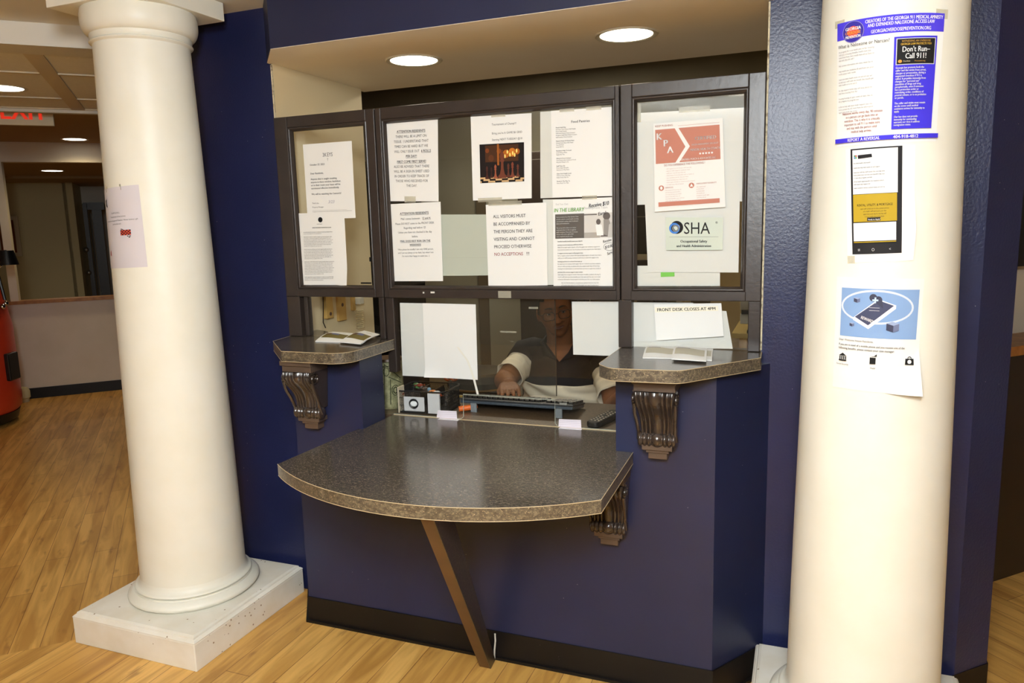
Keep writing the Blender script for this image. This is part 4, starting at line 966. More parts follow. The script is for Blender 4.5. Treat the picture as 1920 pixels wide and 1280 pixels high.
# mobile benefit flyer
s = Sheet('mobile_benefit_flyer', 'white flyer with blue phone picture and curled corner, lowest on the right column', wrap(*RC, px_corners(RC, [(1570, 518), (1733, 522), (1716, 738), (1562, 724)]), LW, LH), LW, LH, cat='poster', nx=24, ny=20, wav=0.0004,
          curl=lambda u, v: 0.035*max(0, (u+v-1.62))*2.2)
SB = (128, 158, 200)
x0, y0, x1, y1 = 0.016, 0.026, 0.205, 0.146
s.rect('picture', SB, x0, y0, x1, y1)
s.disc('picture_swirl', (206, 214, 224), 0.105, 0.070, 0.088, 0.042, 40, ring=0.005)
s.poly('phone_side', (236, 238, 244), [(0.050, 0.098), (0.108, 0.050), (0.150, 0.064), (0.150, 0.072), (0.088, 0.124), (0.050, 0.104)])
s.poly('phone_face', (66, 70, 96), [(0.054, 0.096), (0.109, 0.053), (0.145, 0.065), (0.087, 0.115)]); s.text('phone_text', WH, 0.068, 0.099, 0.0105, 'REWARDS', bold=0.02, xs=0.7, rot=-0.32)
s.rect('phone_text', WH, 0.088, 0.071, 0.112, 0.0718); s.rect('phone_text', WH, 0.088, 0.078, 0.112, 0.0788)
s.disc('heart', (58, 60, 78), 0.096, 0.047, 0.0090); s.disc('heart', (58, 60, 78), 0.108, 0.052, 0.0090); s.poly('heart', (58, 60, 78), [(0.087, 0.049), (0.117, 0.052), (0.120, 0.072)]); s.rect('heart_cross', (190, 214, 244), 0.099, 0.046, 0.103, 0.060); s.rect('heart_cross', (190, 214, 244), 0.094, 0.051, 0.108, 0.055)
def cube2(x, y, k, face=(60, 62, 84)):
    s.poly('cube_faces', face, [(x, y), (x+k, y+k*0.3), (x+k, y+k*1.3), (x, y+k)]); s.poly('cube_sides', (104, 112, 142), [(x+k, y+k*0.3), (x+k*1.8, y), (x+k*1.8, y+k), (x+k, y+k*1.3)]); s.poly('cube_tops', (150, 164, 196), [(x, y), (x+k*0.8, y-k*0.3), (x+k*1.8, y), (x+k, y+k*0.3)])
cube2(0.050, 0.050, 0.0085); cube2(0.042, 0.112, 0.0065); cube2(0.130, 0.108, 0.0165)
s.text('body_text', G1, 0.016, 0.157, 0.0072, 'Dear Welcome House Residents,', xs=0.88); s.text('body_text', K, 0.016, 0.169, 0.0074, 'If you are in need of a mobile phone and you receive one of the', xs=0.84, bold=0.01); s.text('body_text', K, 0.016, 0.178, 0.0074, 'following benefits, please contact your case manager:', xs=0.86, bold=0.01)
s.poly('icons', K, [(0.018, 0.195), (0.028, 0.188), (0.038, 0.195)]); s.rect('icons', K, 0.018, 0.205, 0.038, 0.2085)
for k in range(4): s.rect('icons', K, 0.0195+k*0.005, 0.196, 0.0225+k*0.005, 0.2045)
s.text('icon_captions', G1, 0.028, 0.218, 0.0055, 'Social Security', 'CENTER')
s.rect('icons', K, 0.096, 0.193, 0.110, 0.209); s.poly('icons', K, [(0.094, 0.190), (0.104, 0.191), (0.112, 0.184), (0.112, 0.190)]); s.text('icon_captions', G1, 0.104, 0.221, 0.0055, 'SNAP', 'CENTER')
s.rect('icons', K, 0.180, 0.192, 0.200, 0.207); s.disc('icons', K, 0.190, 0.1915, 0.005, 0.005, ring=0.0015); s.disc('icon_holes', WH, 0.190, 0.1995, 0.0048)
s.done()
# left column notice
p1 = cyl_hit(*LC, 260, 346); p2 = cyl_hit(*LC, 277, 500)
wa = LW/0.174
s = Sheet('game_notice', 'white notice with a small red chequered board, wrapped round the left column', wrap(*LC, [(p1[0]-wa, p1[1]-0.012), (p1[0], p1[1]), (p2[0], p2[1]), (p2[0]-wa, p2[1]-0.006)], LW, LH), LW, LH, pmat('lilac_white_paper', (212, 206, 212), 0.75, 0.25), cat='notice', nx=24, wav=0.0003)
s.text('body_text', G1, 0.110, 0.090, 0.0072, 'BLUFF & SKILL', 'CENTER'); s.text('body_text', G1, 0.118, 0.103, 0.0072, 'Tournament of the Jackets', 'CENTER'); s.text('body_text', G1, 0.124, 0.116, 0.0072, 'Come join us in the game of Checkers. Winner receives a gift', 'CENTER', xs=0.86); s.text('body_text', G1, 0.112, 0.128, 0.0072, 'card at the end.', 'CENTER')
for r in range(4):
    for c in range(7): s.rect('board_red' if (r+c) % 2 else 'board_black', (196, 70, 52) if (r+c) % 2 else (34, 26, 26), 0.128+c*0.0062, 0.148+r*0.0046, 0.1342+c*0.0062, 0.1526+r*0.0046)
s.disc('board_black', (34, 26, 26), 0.158, 0.170, 0.0030, 0.0016); s.disc('board_black', (34, 26, 26), 0.167, 0.170, 0.0030, 0.0016); s.disc('board_black', (34, 26, 26), 0.164, 0.174, 0.0035, 0.0018); s.poly('board_black', (34, 26, 26), [(0.130, 0.146), (0.131, 0.143), (0.142, 0.146), (0.142, 0.148)])
s.poly('drawing_black', (34, 26, 26), [(0.048, 0.040), (0.060, 0.034), (0.058, 0.050), (0.064, 0.066), (0.050, 0.060)]); s.poly('drawing_red', (170, 60, 50), [(0.052, 0.222), (0.060, 0.214), (0.058, 0.236), (0.050, 0.232)])
s.done(); s.tape(0.06, -0.008, 0.15, 0.012)

# ================================================================== CEILING LAMPS
M_LAMP = pmat('lamp_diffuser', (255, 252, 240), 0.5, 0.3, emit=(255, 246, 226), estr=6.0)
M_RING = pmat('brushed_trim_ring', (206, 196, 172), 0.35, 0.5)
def downlight(loc, label, r=0.088, power=4, group='recessed ceiling lamps', col=(1, 0.88, 0.68)):
    t = thing('ceiling_lamp', label, 'lamp', loc, 0, group)
    bm = NB(); lathe(bm, [(r, 0.0), (r+0.004, -0.003), (r+0.016, -0.004), (r+0.020, 0.0)], n=48); obj('trim_ring', bm, M_RING, t, smooth=True)
    bm = NB(); lathe(bm, [(0.001, -0.0015), (r, -0.0015), (r, 0.0)], n=48); obj('diffuser', bm, M_LAMP, t)
    l = bpy.data.lights.new('lamp_light', 'SPOT'); l.energy = power; l.color = col; l.shadow_soft_size = r*0.8; l.spot_size = math.radians(150); l.spot_blend = 0.9
    o = bpy.data.objects.new('lamp_light', l); COL.objects.link(o); o.parent = t; o.location = (0, 0, -0.012)
    return t
downlight((-1.385, 0.205, 2.104), 'round recessed lamp in the cream soffit, above the left part of the window', power=3)
downlight((-0.575, 0.200, 2.104), 'round recessed lamp in the cream soffit, above the right part of the window', power=3)
p = onZ(5, 165, 2.228); downlight(p, 'round recessed lamp in the tiled ceiling at the upper left edge', 0.09, 40, 'recessed lamps in the left rooms')
p = onZ(140, 261, 2.335); downlight(p, 'round recessed lamp lighting the beam beyond the exit sign', 0.09, 34, 'recessed lamps in the left rooms', (1, 0.78, 0.42))
p = onZ(98, 320, 2.20); downlight(p, 'farthest round recessed lamp, beyond the knee wall', 0.10, 30, 'recessed lamps in the left rooms')

t = thing('ceiling_lamp', 'unseen square light panel added to brighten the office behind the glass', 'lamp', (-1.6, 1.9, 2.592))  # out of view, added to lift the dark office interior
bm = NB(); boxr(bm, (-0.3, -0.3, 0), (0.3, 0.3, 0.006)); obj('diffuser', bm, M_LAMP, t)
l = area_light('added_office_light', (0, 0, -0.02), (0, 0, -1), 0.5, 26, (1, 0.88, 0.66), shape='SQUARE'); l.parent = t
downlight((-0.42, -2.95, 2.304), 'round recessed lamp in the lobby ceiling behind the visitor', power=6)
# exit sign
M_EXR = pmat('exit_red', (226, 70, 44), 0.5, 0.3, emit=(226, 70, 44), estr=0.4)
w_ = 3.72; pr_ = onW(102, 236, w_); ur = (pr_.x+pr_.y)*S2; zb = pr_.z
t = thing('exit_sign', 'white exit sign with red letters hanging under the corridor ceiling', 'sign', uw(ur-0.16, w_, 0))
t.rotation_euler = (0, 0, PI/4)
bm = NB(); boxr(bm, (-0.16, 0, zb), (0.16, 0.03, zb+0.185)); obj('housing', bm, pmat('sign_housing', (214, 200, 168), 0.5, 0.3), t, bevel=0.003)
V, F = text_geo('EXIT', 0.165, 'CENTER', 0.03, 0.72)
bm = NB(); vs = [bm.verts.new((x+0.002, -0.002, zb+0.034+y)) for x, y in V]
for f in F: bm.faces.new([vs[i] for i in f])
me = bpy.data.meshes.new('exit_letters'); bm.to_mesh(me); bm.free(); me.materials.append(M_EXR); link('exit_letters', me, t)

# vending machine
vc = uw(-3.44, 5.45)
t = thing('vending_machine', 'tall rounded red vending machine cut by the left edge', 'vending machine', (vc.x, vc.y, 0))
M_RED = pmat('glossy_vending_red', (206, 62, 34), 0.3, 0.5)
bm = NB(); R0 = 0.43
lathe(bm, [(0.02, 0.10), (R0-0.03, 0.10), (R0-0.005, 0.13), (R0, 0.2), (R0, 0.78), (R0-0.004, 0.80), (R0-0.035, 1.0), (R0-0.075, 1.40), (R0-0.085, 1.62), (0.02, 1.64)], n=72); obj('body', bm, [M_RED], t, smooth=True, angle=40)
bm = NB(); lathe(bm, [(0.02, 0), (R0-0.10, 0.0), (R0-0.04, 0.03), (R0-0.02, 0.10), (0.02, 0.10)], n=64); obj('base', bm, M_BLACK, t, smooth=True)
dirc = Vector((CAM.x-vc.x, CAM.y-vc.y)).normalized(); a0 = math.atan2(dirc.y, dirc.x)
def onv(a, z, r): return Vector((r*math.cos(a), r*math.sin(a), z))
bm = NB(); ar = a0+1.02
for da, r_, zz, zz2, mi in ((0.16, R0+0.035, 0.36, 0.58, 0),):
    vs = []
    for r2 in (R0-0.02, r_):
        for a_ in (ar-da, ar+da):
            for z in (zz, zz2): vs.append(bm.verts.new(onv(a_, z, r2)))
    for f in ((0, 1, 3, 2), (4, 6, 7, 5), (0, 4, 5, 1), (2, 3, 7, 6), (0, 2, 6, 4), (1, 5, 7, 3)): bm.faces.new([vs[i] for i in f])
obj('delivery_flap', bm, M_BLACK, t, bevel=0.01)
for k, (da, z) in enumerate(((0.95, 1.28), (1.15, 1.28), (0.85, 0.95), (1.05, 0.95), (1.20, 0.97))):
    bm = NB(); sphere(bm, onv(a0+da, z, R0-0.01), 0.022, n=12); obj('knob', bm, M_CHROME, t, smooth=True)
bm = NB(); tube(bm, [onv(a0+1.15, 1.0, R0-0.005), onv(a0+1.15, 1.58, R0-0.075)], 0.012, 8); obj('side_trim', bm, M_BLACK, t)
bm = NB()
for z in (1.08, 1.18): 
    for da in (0.75, 0.95): box(bm, onv(a0+da, z, R0-0.02), (0.03, 0.03, 0.06))
obj('price_cards', bm, cmat((206, 196, 180)), t)
p = onW(13, 483, 5.2)
t = thing('wall_sconce', 'small black conical lamp shade beside the red vending machine', 'lamp', (p.x, p.y, p.z))
bm = NB(); lathe(bm, [(0.045, 0.055), (0.050, 0.055), (0.075, -0.055), (0.070, -0.055)], n=32); obj('lamp_shade', bm, M_BLACK, t, smooth=True)
bm = NB(); tube(bm, [(0, 0, 0.05), (-0.10, -0.02, 0.05), (-0.16, -0.04, 0.0)], 0.01); obj('arm', bm, M_BLACK, t)
p = onZ(44, 753, 0.0)
t = thing('door_wedge', 'small cream block on the floor beside the red vending machine', 'door stop', (p.x, p.y, 0), 0.3)
bm = NB(); lathe(bm, [(0.05, 0.0), (0.05, 0.03), (0.062, 0.04), (0.062, 0.10), (0.045, 0.13), (0.01, 0.14)], n=24); obj('block', bm, cmat((196, 186, 150)), t, smooth=True)

# cork board on the far wall
c = [onW(px, py, 9.97) for px, py in ((-12, 405), (32, 405), (42, 480), (-8, 481))]
u0 = (c[0].x+c[0].y)*S2; u1 = (c[2].x+c[2].y)*S2; z1 = c[1].z; z0 = c[2].z
t = thing('cork_board', 'brown cork board in a pale frame on the far wall', 'notice board', (0, 0, 0))
bm = NB(); uwbox(bm, u0, u1, 9.96, 10.0, z0, z1); obj('frame', bm, cmat((206, 196, 170)), t)
bm = NB(); uwbox(bm, u0+0.04, u1-0.05, 9.95, 9.97, z0+0.05, z1-0.05); obj('cork', bm, pmat('cork', (120, 72, 34), 0.9, 0.1), t)
# far door frame with knob
d_ = struct(bpy.data.objects.new('door_1', None)); COL.objects.link(d_)
u0 = FU+0.16
bm = NB(); uwbox(bm, u0, u0+0.05, 10.3, 10.42, 0, 1.93); uwbox(bm, u0+0.10, u0+0.22, 10.4, 10.46, 0, 1.93); uwbox(bm, u0, u0+0.26, 10.38, 10.46, 1.85, 1.95); obj('frame', bm, pmat('dark_bronze_door', (44, 38, 30), 0.35, 0.5), d_)
bm = NB(); tube(bm, [uw(u0+0.08, 10.34, 0.2), uw(u0+0.08, 10.34, 1.8)], 0.012); obj('push_bar', bm, pmat('steel', (150, 146, 136), 0.3, 0.5, 0.8), d_)
bm = NB()
for z in (1.30, 0.98): sphere(bm, uw(u0-0.01, 10.28, z), 0.035, n=12)
obj('door_handle', bm, pmat('steel', (150, 146, 136), 0.3, 0.5, 0.8), d_, smooth=True)

# ================================================================== LEAFLETS ON THE LEDGES
def booklet(c4, label, pic, group, thick=0.006, z=SH):
    """an opened tri-fold lying on the ledge; c4 = near-left, near-right, far-right, far-left in photo pixels"""
    P_ = [onZ(px, py, z+0.002) for px, py in c4]
    def f(u, v, h):
        p = P_[0]*(1-u)*(1-v)+P_[1]*u*(1-v)+P_[2]*u*v+P_[3]*(1-u)*v
        return Vector((p.x, p.y, z+0.0006+h))
    def hgt(u, v): return 0.003+0.010*math.sin(PI*min(1, v*1.05))*(0.7+0.3*math.sin(u*5))+0.004*v
    t = None
    bm = NB(); nx, ny = 8, 10
    T = [[bm.verts.new(f(i/nx, j/ny, hgt(i/nx, j/ny))) for i in range(nx+1)] for j in range(ny+1)]
    Bo = [[bm.verts.new(f(i/nx, j/ny, max(0.0, hgt(i/nx, j/ny)-0.003-0.002*(j < 3)))) for i in range(nx+1)] for j in range(ny+1)]
    for j in range(ny):
        for i in range(nx): bm.faces.new((T[j][i], T[j][i+1], T[j+1][i+1], T[j+1][i])); bm.faces.new((Bo[j][i], Bo[j+1][i], Bo[j+1][i+1], Bo[j][i+1]))
        for i in (0, nx): bm.faces.new((T[j][i], T[j+1][i], Bo[j+1][i], Bo[j][i]))
    for i in range(nx):
        for j in (0, ny): bm.faces.new((T[j][i], T[j][i+1], Bo[j][i+1], Bo[j][i]))
    o = tag(obj('leaflet', bm, M_PAPER, None, smooth=True, angle=50), label, 'leaflet', group)
    for nm, rgb, (ua, va, ub, vb) in pic:
        bm = NB(); k = 6
        Gd = [[bm.verts.new(f(ua+(ub-ua)*i/k, va+(vb-va)*j/k, hgt(ua+(ub-ua)*i/k, va+(vb-va)*j/k)+0.0006)) for i in range(k+1)] for j in range(k+1)]
        for j in range(k):
            for i in range(k): bm.faces.new((Gd[j][i], Gd[j][i+1], Gd[j+1][i+1], Gd[j+1][i]))
        me = bpy.data.meshes.new(nm); bm.to_mesh(me); bm.free(); me.materials.append(cmat(rgb)); link(nm, me, o)
picL = [('cover_photo', (112, 98, 44), (0.06, 0.22, 0.94, 0.62)), ('cover_photo_sky', (104, 108, 140), (0.30, 0.46, 0.60, 0.60)), ('cover_photo_brown', (92, 60, 36), (0.06, 0.44, 0.28, 0.6)), ('printed_text', (150, 146, 140), (0.4, 0.80, 0.75, 0.82))]
picR = [('cover_photo', (190, 184, 164), (0.06, 0.22, 0.94, 0.70)), ('cover_photo_grey', (150, 148, 150), (0.10, 0.62, 0.5, 0.72))]
gL = 'folded leaflets on the left ledge'; gR = 'folded leaflets on the right ledge'
booklet([(591, 640), (648, 642), (662, 627), (624, 624)], 'white leaflet with a green and brown photo strip, further left on the left ledge', picL, gL)
booklet([(636, 641), (676, 645), (712, 629), (683, 622)], 'white leaflet with a green photo overlapping its twin, nearer the counter on left ledge', picL, gL, z=SH+0.005)
booklet([(1205, 671), (1262, 672), (1270, 653), (1213, 651)], 'white leaflet with pale grey cover, further left on the right ledge', picR, gR)
booklet([(1296, 674), (1335, 676), (1337, 657), (1300, 656)], 'white leaflet peeping out at the right end of the pair on the right ledge', picR, gR)
booklet([(1259, 673), (1324, 677), (1326, 656), (1266, 651)], 'white leaflet lying open on top of two others on the right ledge', picR, gR, z=SH+0.006)

# ================================================================== THINGS ON THE DESK
DZ = CT
# keyboard raised on its back feet, its back to the visitor
kb = thing('keyboard', 'black and slate blue computer keyboard raised on its rear feet in front of the man', 'keyboard', (-0.985, 0.20, DZ), 0.0)
Mk = Matrix.Translation((0, 0, 0.019)) @ Matrix.Rotation(math.radians(-10), 4, 'X')
bm = NB(); box(bm, (0, 0, 0.014), (0.455, 0.165, 0.008), Mk, 0); obj('key_bed', bm, M_DGREY, kb, bevel=0.003)
bm = NB(); box(bm, (0, 0, 0.004), (0.450, 0.160, 0.012), Mk, 0); obj('underside', bm, pmat('slate_blue_plastic', (64, 74, 84), 0.35, 0.5), kb, bevel=0.004)
bm = NB()
for r in range(6):
    for c in range(21):
        if c in (15,): continue
        box(bm, (-0.213+c*0.0213, 0.066-r*0.0245+0.0, 0.0225), (0.0175, 0.019, 0.009), Mk)
obj('keys', bm, pmat('black_keys', (36, 33, 30), 0.35, 0.5), kb, bevel=0.002)
bm = NB(); box(bm, (0.19, -0.080, 0.019), (0.028, 0.004, 0.008), Mk); obj('label', bm, cmat((150, 148, 140)), kb)
for x in (-0.165, 0.175):
    bm = NB(); boxr(bm, (x-0.012, -0.085, 0), (x+0.012, -0.078, 0.034)); 
    for k in (-0.006, 0.002): boxr(bm, (x+k, -0.0865, 0.008), (x+k+0.003, -0.085, 0.024))
    obj('foot', bm, pmat('grey_feet', (120, 126, 130), 0.4, 0.5), kb)
# remote
p = onZ(1129, 790, DZ)
rm = thing('remote_control', 'black remote control with pale buttons on the desk at the right', 'remote control', (-0.640, 0.105, DZ), math.radians(-12))
bm = NB(); prism(bm, rounded([(-0.024, -0.095), (0.024, -0.095), (0.028, 0.02), (0.022, 0.105), (-0.022, 0.105), (-0.028, 0.02)], [0.018, 0.018, 0.05, 0.015, 0.015, 0.05], 5), 0.002, 0.022); obj('body', bm, M_BLACK, rm, bevel=0.005, smooth=True)
bm = NB(); random.seed(3)
for r in range(8):
    for c in range(3):
        if r in (4,) and c == 1: continue
        sphere(bm, (-0.014+c*0.014, -0.066+r*0.019, 0.0222), 0.0046, (1, 1, 0.5), 8)
obj('buttons', bm, cmat((150, 140, 124)), rm, smooth=True)
# small charger
ch = thing('charger', 'small black charger box by the right jamb on the desk', 'charger', (-0.556, 0.05, DZ), 0.1)
bm = NB(); boxr(bm, (-0.022, -0.018, 0), (0.022, 0.03, 0.030)); obj('box', bm, M_BLACK, ch, bevel=0.003)
bm = NB(); tube(bm, [(-0.016, -0.019, 0.006), (-0.016, -0.019, 0.024), (0.016, -0.019, 0.024), (0.016, -0.019, 0.006), (-0.016, -0.019, 0.006)], 0.0012); obj('rim', bm, cmat((140, 140, 140)), ch)
bm = NB(); tube(bm, [(0.012, 0.03, 0.02), (0.02, 0.08, 0.03), (0.022, 0.16, 0.05), (0.02, 0.24, 0.09)], 0.003); obj('cable', bm, M_BLACK, ch)
# mesh basket
bk = thing('pen_basket', 'black mesh desk basket full of sweets and wrappers at the left of the desk', 'basket', (-1.345, 0.125, DZ), math.radians(3))
M_MESH = pmat('black_wire_mesh', (18, 17, 17), 0.4, 0.5)
bw, bd, bh = 0.105, 0.085, 0.088
oute = rounded([(-bw, -bd), (bw, -bd), (bw, bd), (-bw, bd)], [0.03]*4, 6)
bm = NB(); prism(bm, oute, 0.0, 0.004); obj('floor_plate', bm, M_MESH, bk)
bm = NB(); n = len(oute)
for z in (0.004, bh-0.003, 0.03, 0.058): tube(bm, [(x, y, z) for x, y in oute+oute[:1]], 0.0028 if z in (0.004, bh-0.003) else 0.0010, 6)
L = []
for i in range(n):
    a_ = Vector(oute[i]); b_ = Vector(oute[(i+1) % n]); m_ = max(1, int((b_-a_).length/0.006))
    for k in range(m_): L.append(a_.lerp(b_, k/m_))
for i, p_ in enumerate(L):
    q_ = L[(i+3) % len(L)]; tube(bm, [(p_.x, p_.y, 0.003), (q_.x, q_.y, bh-0.004)], 0.0007, 4, caps=False); q_ = L[(i-3) % len(L)]; tube(bm, [(p_.x, p_.y, 0.003), (q_.x, q_.y, bh-0.004)], 0.0007, 4, caps=False)
obj('mesh_wall', bm, M_MESH, bk)
bm = NB(); boxr(bm, (-0.035, -0.004, 0.004), (-0.033+0.004, bd*2-0.09, bh-0.01)); boxr(bm, (0.03, -bd+0.004, 0.004), (0.033, bd-0.004, bh-0.01)); obj('divider', bm, M_MESH, bk)
bm = NB(); boxr(bm, (-0.062, -bd-0.010, 0.010), (0.024, -bd-0.004, 0.066)); obj('front_tag', bm, pmat('silver_mesh_tag', (214, 214, 216), 0.4, 0.4), bk, bevel=0.004)
bm = NB(); lathe(bm, [(0.013, 0), (0.0195, -0.003), (0.0195, 0.0), (0.013, 0.0)], (-0.019, -bd-0.010, 0.040), 32, 'y')
obj('tag_ring', bm, M_BLACK, bk)
bm = NB(); sphere(bm, (-0.019, -bd-0.0105, 0.040), 0.013, (1.1, 0.15, 0.8), 20); obj('tag_badge', bm, cmat((250, 250, 250)), bk, smooth=True)
bm = NB(); boxr(bm, (0.040, -bd-0.012, 0.006), (0.088, -bd-0.004, 0.082)); obj('mesh_pouch', bm, pmat('silver_mesh_tag', (176, 176, 182), 0.4, 0.4, rgb2=(90, 90, 94), nscale=260), bk)
random.seed(11)
cand = [((190, 84, 40), 'orange'), ((120, 160, 190), 'blue'), ((150, 60, 40), 'red'), ((200, 200, 200), 'silver'), ((70, 60, 56), 'brown'), ((96, 140, 80), 'green'), ((214, 128, 70), 'amber'), ((52, 52, 60), 'black')]
for i in range(16):
    cc, nmc = cand[i % 8]; x = -0.085+0.17*((i*0.618) % 1); y = -0.06+0.12*((i*0.377) % 1); z = DZ+0.066+0.012*((i*0.29) % 1)+ (0.006 if i > 8 else 0)
    bm = NB(); Mx = Matrix.Translation((bk.location.x+x, bk.location.y+y, z)) @ Matrix.Rotation(random.uniform(0, PI), 4, 'Z') @ Matrix.Rotation(random.uniform(-.5, .5), 4, 'X')
    sphere(bm, (0, 0, 0), 0.010, (1.3, 0.8, 0.7), 8)
    for sgn in (-1, 1):
        a_ = bm.verts.new((sgn*0.011, 0, 0)); b_ = bm.verts.new((sgn*0.021, -0.008, 0.003)); c_ = bm.verts.new((sgn*0.021, 0.008, -0.003)); bm.faces.new((a_, b_, c_))
    bmesh.ops.transform(bm, matrix=Mx, verts=bm.verts)
    tag(obj('wrapped_sweet', bm, pmat('wrapper_'+nmc, cc, 0.3, 0.5)), '%s wrapped sweet in the black mesh basket' % nmc, 'sweet', 'wrapped sweets in the black basket')
# banknote patterned tin
tn = thing('banknote_tin', 'tall tin with a dollar banknote pattern behind the left jamb', 'tin', (-1.512, 0.115, DZ), 0)
M_BILL = pmat('banknote_green', (172, 168, 128), 0.55, 0.3, rgb2=(128, 128, 92), nscale=60)
bm = NB(); lathe(bm, [(0.01, 0.0), (0.052, 0.0), (0.055, 0.01), (0.055, 0.185), (0.05, 0.19), (0.01, 0.19)], n=48); obj('can', bm, M_BILL, tn, smooth=True)
bm = NB(); lathe(bm, [(0.056, 0.188), (0.058, 0.19), (0.056, 0.198), (0.01, 0.198)], n=48); obj('lid', bm, pmat('brown_lid', (96, 70, 44), 0.4, 0.5), tn, smooth=True)
def tinp(a_, z, r=0.0556): return (r*math.sin(a_), -r*math.cos(a_), z)
def tinring(bm, a_, z, ra, rz, w):
    pp = [tinp(a_+ra*math.cos(2*PI*k/24), z+rz*math.sin(2*PI*k/24)) for k in range(25)]; tube(bm, pp, w, 4, caps=False)
bm = NB(); tinring(bm, 0.95, 0.075, 0.26, 0.020, 0.0014); tinring(bm, 0.95, 0.075, 0.14, 0.012, 0.002); tinring(bm, 0.35, 0.15, 0.2, 0.016, 0.0014)
for a_, b_ in (((0.1, 0.02), (0.25, 0.18)), ((0.5, 0.13), (1.5, 0.10)), ((0.25, 0.18), (1.4, 0.12)), ((0.55, 0.02), (0.62, 0.12)), ((0.1, 0.17), (1.5, 0.178)), ((0.0, 0.10), (0.2, 0.10))):
    tube(bm, [tinp(a_[0]+(b_[0]-a_[0])*k/8, a_[1]+(b_[1]-a_[1])*k/8) for k in range(9)], 0.0015, 4)
obj('engraving', bm, cmat((62, 66, 44)), tn)
# clipped notes standing next to the tin
bm = NB(); boxr(bm, (-1.428, 0.030, DZ), (-1.424, 0.075, DZ+0.10)); tag(obj('note_pad', bm, cmat((226, 212, 186))), 'narrow cream note pad standing behind the left jamb', 'note pad')
# highlighter and pencil
bm = NB(); tube(bm, [(-1.205, 0.10, DZ+0.012), (-1.150, 0.135, DZ+0.016), (-1.145, 0.139, DZ+0.016)], [0.011, 0.011, 0.006], 12); tag(obj('highlighter', bm, pmat('orange_plastic', (222, 106, 40), 0.35, 0.5), None, smooth=True), 'orange highlighter on the desk beside the basket', 'pen')
bm = NB(); tube(bm, [(-1.33, 0.31, DZ+0.006), (-1.245, 0.325, DZ+0.006)], 0.005, 6); tag(obj('pencil', bm, pmat('yellow_pencil', (176, 150, 60), 0.4, 0.5)), 'yellow pencil lying behind the keyboard', 'pencil')
sc_ = thing('scissors', 'scissors with orange handles standing in the back of the basket', 'scissors', (-1.30, 0.235, DZ))
bm = NB()
for sx_ in (-1, 1):
    tube(bm, [(sx_*0.014+0.018*math.cos(2*PI*k/16), 0, 0.115+0.024*math.sin(2*PI*k/16)) for k in range(17)], 0.005, 6)
obj('handles', bm, pmat('orange_plastic', (222, 106, 40), 0.35, 0.5), sc_, smooth=True)
bm = NB(); boxr(bm, (-0.006, -0.002, 0), (0.006, 0.002, 0.092)); obj('blades', bm, M_CHROME, sc_)

# ================================================================== OFFICE FURNITURE
# bin / rounded black container behind the sheet
bn = thing('waste_bin', 'dark round waste bin with a brass rim, behind the hanging sheet', 'bin', (-1.66, 1.35, 0))
bm = NB(); lathe(bm, [(0.02, 0), (0.15, 0), (0.175, 0.55), (0.185, 0.60), (0.02, 0.60)], n=48); obj('drum', bm, pmat('bronze_black', (40, 34, 28), 0.3, 0.6), bn, smooth=True)
bm = NB(); lathe(bm, [(0.186, 0.60), (0.190, 0.605), (0.190, 0.64), (0.150, 0.685), (0.06, 0.70), (0.01, 0.70)], n=48); obj('lid', bm, pmat('bronze_black', (40, 34, 28), 0.3, 0.6), bn, smooth=True)
bm = NB(); lathe(bm, [(0.187, 0.598), (0.192, 0.602), (0.192, 0.610), (0.187, 0.612)], n=48); obj('rim_band', bm, pmat('brass', (176, 140, 76), 0.3, 0.5, 0.8), bn, smooth=True)
# light door panel and tall dark cabinet on the back wall
p0 = onY(918, 600, 3.05); p1 = onY(976, 600, 3.05)
d2 = struct(bpy.data.objects.new('door_2', None)); COL.objects.link(d2)
bm = NB(); boxr(bm, (p0.x, 3.05, 0), (p1.x+0.35, 3.098, 2.03)); obj('leaf', bm, pmat('grey_door', (150, 146, 130), 0.5, 0.35), d2, bevel=0.004)
bm = NB(); boxr(bm, (p0.x-0.09, 3.06, 0), (p0.x-0.005, 3.10, 2.10)); obj('frame', bm, pmat('door_frame_brown', (92, 80, 62), 0.5, 0.35), d2)
bm = NB(); tube(bm, [(p0.x+0.05, 3.02, 1.0), (p0.x+0.17, 3.02, 1.0)], 0.012); obj('door_handle', bm, M_CHROME, d2)
p2 = onY(976, 600, 2.3); p3 = onY(1170, 600, 2.3)
cb = thing('dark_cabinet', 'tall dark brown cabinet standing behind the man', 'cabinet', ((p2.x+p3.x)/2+0.1, 2.45, 0))
cw = (p3.x-p2.x)/2+0.1
bm = NB(); boxr(bm, (-cw, -0.15, 0), (cw, 0.3, 1.95)); obj('carcass', bm, pmat('dark_cabinet_wood', (40, 30, 24), 0.4, 0.4), cb, bevel=0.004)
for s_ in (-1, 1):
    bm = NB(); boxr(bm, (min(0.004*s_, (cw-0.01)*s_), -0.17, 0.05), (max(0.004*s_, (cw-0.01)*s_), -0.15, 1.90)); dd = obj('door', bm, pmat('dark_cabinet_wood', (40, 30, 24), 0.4, 0.4), cb, bevel=0.004)
    bm = NB(); tube(bm, [(s_*0.04, -0.185, 0.9), (s_*0.04, -0.185, 1.1)], 0.006); obj('handle', bm, M_CHROME, dd)
